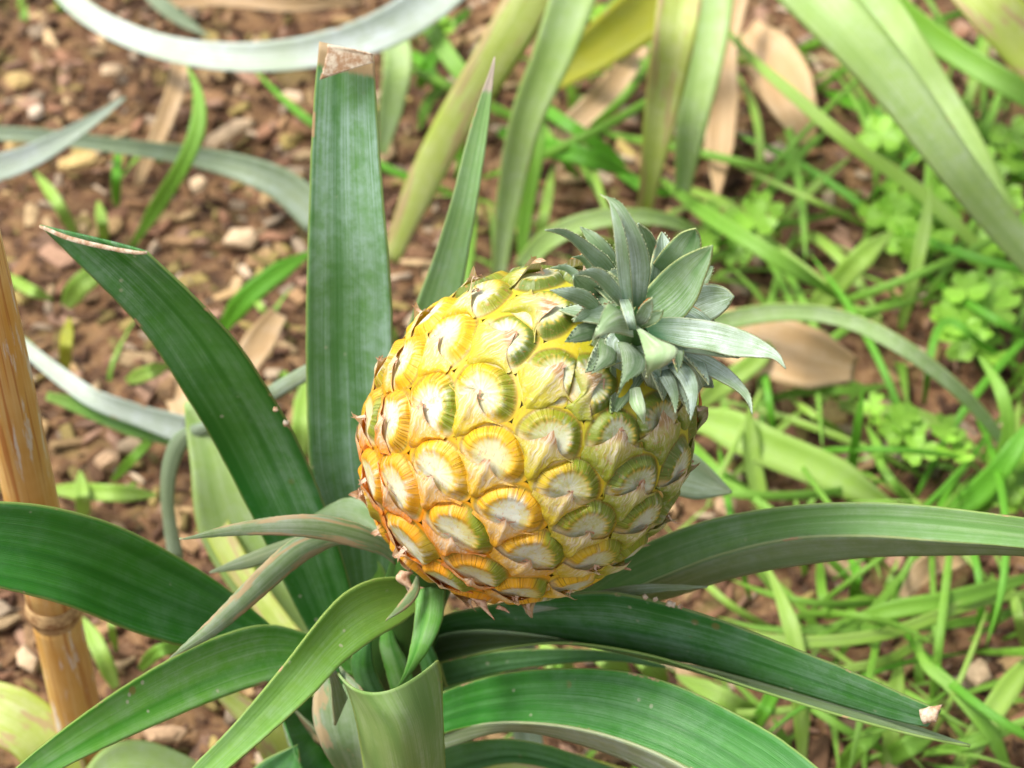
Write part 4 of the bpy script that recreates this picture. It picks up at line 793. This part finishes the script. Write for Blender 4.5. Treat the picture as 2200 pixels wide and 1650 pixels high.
    def fb(t, wq):
        Y0, Y1 = np.interp(wq, wl_, yb), np.interp(wq, wl_, yt); bb = Y0 + (Y1 - Y0) * t; aa = wq * .53 + lean * smooth(bb, -.3, .1) + .01 * np.sin(bb * 30 + rw[0] * 3)
        u = np.clip((bb + .75) / .77, 0, 1)
        hh = .062 + .055 * smooth(t, 0, .3) * (1 - .55 * np.abs(wq)) + .075 * smooth(bb, -.55, -.12) * np.exp(-(np.abs(aa) / .26) ** 2)
        hh += .030 * np.exp(-(aa / .05) ** 2) * smooth(t, 0, .2) * (1 - smooth(bb, -.3, 0)) + lift * smooth(bb, -.16, .03) - .03 * (1 - smooth(t, 0, .12))
        hh += .007 * np.sin(wq * 11 + t * 6 + rw[2] * 4) * smooth(t, 0, .3)
        return aa, bb, hh
    def cb(t, wq):
        Y0, Y1 = np.interp(wq, wl_, yb), np.interp(wq, wl_, yt); bb = Y0 + (Y1 - Y0) * t
        base = lerp((.72, .47, .012), (.78, .23, .004), np.full_like(t, min(1, orange * 1.2))); base = lerp(base, (.30, .40, .025), np.full_like(t, green)); base = lerp(base, (.10, .18, .02), np.full_like(t, max(0, green - .6) * 1.5))
        mid = lerp((.80, .66, .36), (.48, .56, .24), np.full_like(t, green)); mid = lerp(mid, (.74, .54, .08), np.full_like(t, float(near) * .6)); pink = np.array((.78, .56, .40)) * (1 - .5 * green) + np.array((.56, .58, .42)) * .5 * green; cc = base + np.zeros(t.shape + (3,))
        k = (smooth(t, .25, .75) * .48 * (1 - .9 * smooth(np.abs(wq), .25, .80)))[..., None]; cc = cc * (1 - k) + mid * k
        k = (smooth(bb, -.24, -.04) * .6 * (1 - .5 * near))[..., None]; cc = cc * (1 - k) + pink * k
        k = np.maximum(smooth(bb, -.10, .02), smooth(t, .90, .98) * .55)[..., None]; return cc * (1 - k) + (np.array((.48, .22, .10)) * (1 - .5 * green) + np.array((.30, .30, .12)) * .5 * green) * k
    sheet(fb, 34, 41, cb, 1, lambda t, wq: .05 + .95 * smooth(t, .2, .7) * (1 - .85 * smooth(np.abs(wq), .25, .75)))
    # dry slivers round the tip
    for sl in range(frn.choice([3, 4, 5, 6, 7]) if near < .6 else 2):
        sa = frn.uniform(-2.9, .1) if sl else -1.57; ln = frn.uniform(.08, .22); sx, sy = frn.uniform(-.07, .07) + lean, -.03 + tl + frn.uniform(-.09, .03); hw = frn.uniform(.010, .026); up_ = frn.uniform(-.03, .05) + (.05 if edge_sil else 0); cur = frn.uniform(-.6, .6)
        def fs(t, wq, sa=sa, ln=ln, sx=sx, sy=sy, hw=hw, up_=up_, cur=cur):
            an = sa + cur * t; w_ = wq * hw * (1 - t) ** .7
            return sx + np.cos(an) * ln * t - np.sin(an) * w_, sy + np.sin(an) * ln * t + np.cos(an) * w_, .185 + up_ * t * (1.6 - t) - .05 * t
        pk = frn.random()
        sheet(fs, 7, 3, lambda t, wq, pk=pk: lerp((.70, .42, .28), (.46, .17, .07), np.clip(t * .8 + pk * .6, 0, 1)), 1)
    if edge_sil:                                                                      # outward spikes seen along the outline
        sa = frn.uniform(-2.4, -.6); ln = frn.uniform(.12, .30)
        def fs(t, wq): return lean + np.cos(sa + t) * .1 * t - wq * .035 * (1 - t) ** .8, tl - .05 + .12 * t * np.sin(sa + 2 * t), .15 + ln * t
        sheet(fs, 9, 3, lambda t, wq: lerp((.78, .60, .46), (.55, .25, .14), np.clip(t, 0, 1)), 1)
    Vw = l2w(np.vstack(VV)); n_ = len(Vw)
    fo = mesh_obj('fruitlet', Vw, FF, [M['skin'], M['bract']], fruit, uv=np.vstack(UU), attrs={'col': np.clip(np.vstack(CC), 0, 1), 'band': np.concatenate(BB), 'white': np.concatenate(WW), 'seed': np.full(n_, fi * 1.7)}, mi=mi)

# ------------------------------------------------------------------ crown of leaves on the fruit
crown = empty('crown', P(1345, 720, .715) - np.array(plant.location)); crown.parent = plant
crown['label'] = 'small grey green leafy crown on top of the fruit'
def CL(Lr, Rr, d, mt='crown', un='crown_u', bulge=-.10, mid=None, m=13, n=36, teeth=.0013, **k):
    rails = [Lr[::-1], Rr[::-1]] if mid is None else [Lr[::-1], mid[::-1], Rr[::-1]]
    leaf(crown, rails, d, mt, un, bulge=bulge if mid is None else 0, n=n, m=m, th=.0006, wob=.0002, teeth=teeth, name='crown_leaf', **k)
# written tip -> base
CL([(1174, 493), (1211, 492), (1246, 509), (1278, 531), (1309, 556), (1335, 600), (1365, 670)], [(1175, 495), (1205, 503), (1230, 520), (1255, 548), (1285, 583), (1320, 630), (1350, 690)], [.725, .715, .70, .69, .68, .672])
CL([(1245, 486), (1280, 500), (1312, 530), (1335, 570), (1370, 650)], [(1246, 488), (1262, 516), (1285, 545), (1310, 590), (1350, 670)], [.73, .725, .715, .71, .71])
CL([(1370, 481), (1370, 530), (1378, 590), (1375, 660)], [(1373, 481), (1395, 497), (1412, 527), (1419, 560), (1400, 640)], [.73, .725, .71, .70, .69])
CL([(1494, 492), (1462, 503), (1432, 530), (1407, 562), (1388, 595), (1365, 660)], [(1492, 493), (1503, 510), (1503, 545), (1488, 590), (1450, 640), (1400, 680)], [.725, .715, .70, .69, .685, .68], 'crown_g')
CL([(1530, 527), (1497, 538), (1460, 556), (1425, 583), (1398, 612), (1375, 643), (1362, 668)], [(1531, 529), (1526, 560), (1512, 600), (1492, 650), (1458, 690), (1415, 702), (1375, 690)], [.67, .675, .68, .685, .688, .685, .68][::-1], 'crown_g', bulge=-.14, m=17)
CL([(1575, 636), (1555, 619), (1525, 611), (1495, 614), (1455, 640), (1400, 690)], [(1574, 638), (1560, 662), (1530, 687), (1490, 702), (1440, 706), (1400, 710)], [.715, .71, .705, .70, .695, .69])
CL([(1289, 417), (1307, 431), (1314, 465), (1320, 510), (1324, 560), (1332, 620), (1350, 680)], [(1290, 417), (1306, 428), (1328, 460), (1342, 500), (1351, 550), (1356, 610), (1362, 690)], [.665, .662, .662, .665, .67, .675, .68][::-1], bulge=-.05)
CL([(1300, 420), (1326, 455), (1343, 500), (1352, 550), (1357, 610), (1362, 680)], [(1300, 420), (1330, 432), (1354, 462), (1376, 500), (1393, 545), (1397, 590), (1378, 680)], [.6655, .6645, .6665, .6715, .677, .684][::-1], bulge=-.07)
CL([(1688, 790), (1672, 758), (1632, 728), (1580, 704), (1520, 689), (1450, 682), (1378, 686)], [(1687, 792), (1660, 771), (1620, 767), (1570, 764), (1520, 752), (1465, 744), (1400, 722)], [.68, .682, .682, .68, .677, .673, .67], bulge=-.08, m=17)
CL([(1560, 764), (1500, 745), (1450, 730), (1410, 720)], [(1600, 768), (1540, 764), (1480, 757), (1430, 745)], [.69, .69, .69, .69], 'crown_u', n=16, m=7)
CL([(1617, 889), (1612, 850), (1591, 818), (1560, 788), (1520, 763), (1480, 750), (1430, 742)], [(1615, 889), (1604, 862), (1580, 837), (1540, 815), (1500, 795), (1468, 775), (1420, 760)], [.685, .69, .692, .692, .69, .688, .686])
CL([(1532, 830), (1520, 800), (1490, 780), (1450, 760)], [(1530, 832), (1505, 828), (1475, 810), (1440, 780)], [.73, .73, .725, .715], 'crown', n=20)
CL([(1229, 590), (1271, 575), (1298, 582), (1325, 610), (1355, 653), (1375, 694)], [(1230, 592), (1262, 593), (1292, 618), (1322, 648), (1348, 675), (1373, 702)], [.705, .69, .678, .668, .66, .655], bulge=.10)
CL([(1272, 732), (1282, 700), (1295, 668), (1309, 651), (1325, 660)], [(1273, 733), (1290, 721), (1318, 716), (1345, 720), (1362, 724)], [.68, .668, .660, .656, .660], 'crown_u', 'crown', bulge=.16, teeth=.0009)
CL([(1390, 817), (1386, 770), (1376, 730), (1366, 705), (1360, 695)], [(1392, 817), (1402, 800), (1428, 787), (1452, 765), (1453, 746), (1415, 728), (1361, 695)], [.672, .660, .652, .648, .650, .655], 'crown_u', 'crown', bulge=.12, m=17)
CL([(1324, 856), (1335, 810), (1334, 765), (1326, 735)], [(1326, 855), (1345, 822), (1380, 800), (1388, 775), (1360, 745)], [.685, .674, .668, .668], 'crown_t', 'crown', bulge=.14)
CL([(1270, 805), (1282, 770), (1284, 740), (1290, 725)], [(1272, 804), (1298, 791), (1322, 778), (1325, 745)], [.694, .684, .68, .678], 'crown_t', 'crown', bulge=.14)
CL([(1182, 622), (1230, 617), (1268, 628), (1290, 655), (1310, 690)], [(1183, 624), (1212, 640), (1255, 660), (1285, 675), (1305, 700)], [.705, .695, .688, .682, .68], bulge=.10)
CL([(1233, 590), (1270, 598), (1300, 620), (1330, 680)], [(1232, 600), (1240, 640), (1275, 680), (1320, 700)], [.72, .71, .70, .69], 'crown')
CL([(1482, 902), (1478, 860), (1462, 822), (1442, 795), (1420, 770)], [(1484, 901), (1497, 860), (1498, 820), (1483, 788), (1445, 760)], [.70, .69, .68, .675, .672], bulge=.10)
CL([(1450, 886), (1438, 850), (1420, 820), (1395, 780)], [(1452, 886), (1458, 850), (1450, 810), (1425, 775)], [.70, .692, .685, .68], 'crown', bulge=.1)
CL([(1475, 880), (1462, 850), (1430, 800), (1405, 775)], [(1480, 890), (1482, 850), (1470, 810), (1430, 770)], [.71, .70, .69, .685], 'crown', bulge=.1)
CL([(1384, 912), (1368, 890), (1353, 866), (1352, 835)], [(1386, 911), (1388, 880), (1382, 850), (1375, 830)], [.695, .69, .688, .69], 'crown_u', 'crown', bulge=.14, teeth=0)
CL([(1184, 574), (1215, 568), (1240, 580), (1275, 615)], [(1186, 576), (1215, 583), (1240, 605), (1270, 630)], [.712, .708, .705, .70], bulge=.1, n=20)
CL([(1230, 552), (1250, 548), (1265, 560), (1290, 600)], [(1230, 554), (1245, 558), (1256, 572), (1280, 610)], [.722, .718, .715, .71], bulge=.1, n=20, m=7)
CL([(1214, 733), (1240, 700), (1275, 690), (1310, 700)], [(1216, 735), (1250, 735), (1283, 728), (1310, 720)], [.70, .692, .688, .685], 'crown_t', 'crown', bulge=.1, n=20)
CL([(1232, 690), (1250, 665), (1275, 660), (1310, 680)], [(1233, 692), (1260, 690), (1285, 690), (1310, 700)], [.70, .695, .69, .685], 'crown', bulge=.1, n=20)
for Lr, Rr, dd in [([(1320, 800), (1310, 760), (1300, 730), (1330, 700)], [(1345, 810), (1350, 770), (1360, 740), (1370, 710)], .690), ([(1390, 830), (1370, 790), (1350, 760), (1350, 720)], [(1410, 840), (1420, 800), (1420, 760), (1390, 720)], .690),
                   ([(1260, 760), (1275, 730), (1300, 700), (1340, 690)], [(1275, 780), (1310, 770), (1330, 740), (1360, 700)], .695), ([(1440, 840), (1420, 800), (1400, 770), (1370, 730)], [(1470, 830), (1460, 790), (1440, 760), (1390, 720)], .695),
                   ([(1500, 850), (1480, 810), (1450, 780), (1390, 730)], [(1520, 820), (1510, 790), (1470, 760), (1390, 720)], .70), ([(1300, 600), (1320, 630), (1340, 660), (1360, 700)], [(1370, 590), (1380, 620), (1380, 660), (1375, 700)], .70),
                   ([(1240, 640), (1270, 660), (1300, 690), (1340, 720)], [(1270, 620), (1300, 640), (1330, 660), (1360, 700)], .70), ([(1330, 640), (1335, 660), (1345, 690), (1352, 710)], [(1350, 640), (1358, 660), (1365, 690), (1368, 710)], .665)]:
    CL(Lr, Rr, [dd + .012, dd, dd - .002, dd][::-1], 'crown', 'crown', n=20, m=9)
leaf(crown, [[(1368, 666), (1377, 655), (1391, 640)], [(1371, 669), (1382, 658), (1391, 641)]], [.668, .663, .66], 'rust', 'rust', bulge=.2, n=10, m=5, th=.0004, name='dried_tip')
for a in [[[(1503, 905), (1508, 870), (1503, 838)], [(1492, 910), (1500, 870), (1502, 838)], .745], [[(1230, 562), (1252, 552), (1262, 535)], [(1225, 556), (1245, 548), (1261, 534)], .765], [[(1260, 690), (1273, 684), (1277, 672)], [(1250, 684), (1266, 679), (1276, 671)], .70]]:
    leaf(crown, a[:2], [a[2]] * 2, 'rust', 'rust', bulge=.15, n=10, m=5, th=.0004, name='dried_tip')
CL([(1400, 640), (1402, 665), (1390, 690), (1372, 700)], [(1400, 641), (1380, 655), (1368, 675), (1360, 695)], [.654, .660, .666, .675][::-1], bulge=-.08, n=22, m=9)
CL([(1424, 668), (1415, 688), (1395, 700), (1375, 704)], [(1424, 669), (1398, 672), (1380, 682), (1366, 696)], [.656, .660, .667, .675][::-1], 'crown_g', bulge=-.08, n=22, m=9)
V_, F_, uv_ = tube([(1345, 722, .712), (1356, 706, .692), (1362, 698, .682)], [.012, .009, .003])
mesh_obj('crown_stem', V_, F_, [M['stem']], crown, uv=uv_)
def proj(p):
    d = dep(p); k = .48 * d / 2200; v = p - CAM; return (float(v @ RT / k + 1100), float(825 - v @ UP / k), d)
rc = random.Random(31); top_ = FO + AX * FC
for i in range(28):
    t = i / 45; az = i * 2.39996 + .4; h0 = .000 + .034 * t ** 1.1; ln = .026 * rc.uniform(.75, 1.1); el = -.05 + 1.05 * t + rc.uniform(-.1, .1)
    dr = math.cos(az) * FE1 + math.sin(az) * FE2; sd_ = np.cross(AX, dr); wv = .0072 * rc.uniform(.8, 1.15) * (1 - .35 * t)
    Lr, Rr = [], []
    for k in range(7):
        u = k / 6; out_ = .004 + ln * u * math.cos(el * (1 - .3 * u)); up2 = h0 + ln * u * math.sin(el) - .010 * u * u * (1 - t * .5)
        ww = wv * (1 - u) ** .65 * (1 + .3 * math.sin(u * 3.1)); c_ = top_ + dr * out_ + AX * up2 - (dr * .0) ; Lr.append(proj(c_ - sd_ * ww)); Rr.append(proj(c_ + sd_ * ww))
    leaf(crown, [[q[:2] for q in Lr], [q[:2] for q in Rr]], [[q[2] for q in Lr], [q[2] for q in Rr]], rc.choice(['crown', 'crown', 'crown_t']), 'crown_u', bulge=-.14, n=24, m=9, th=.0006, wob=.0002, teeth=.0013, name='crown_leaf', seed=i)
# dry papery bracts hanging below the fruit
for Lr, Rr, dd in [([(1010, 1285), (1030, 1302), (1062, 1332)], [(1045, 1290), (1048, 1306), (1063, 1330)], .745), ([(880, 1280), (900, 1272), (945, 1274)], [(868, 1250), (895, 1258), (945, 1272)], .775),
                   ([(1310, 1225), (1330, 1222), (1356, 1226)], [(1300, 1200), (1330, 1212), (1356, 1223)], .76), ([(1070, 1300), (1085, 1306), (1095, 1316)], [(1065, 1308), (1080, 1312), (1094, 1318)], .745),
                   ([(860, 1225), (850, 1245), (885, 1268)], [(890, 1230), (880, 1240), (890, 1266)], .772)]:
    leaf(fruit, [Lr, Rr], [dd] * 3, 'papery', 'papery', bulge=.2, n=10, m=5, th=.0004, name='dried_bract')

for o in SC.collection.objects:
    g_ = {'grass tuft': 'grass tufts growing in the mulched bed', 'clover': 'clover plants among the grass', 'wood chip': 'loose wood chips lying on the soil', 'dry leaf': 'dry leaves lying in the bed'}.get(o.get('category'))
    if g_: o['group'] = g_
    if o.get('category') == 'plant' and 'neighbour' in o['label']: o['group'] = 'neighbouring pineapple plants'
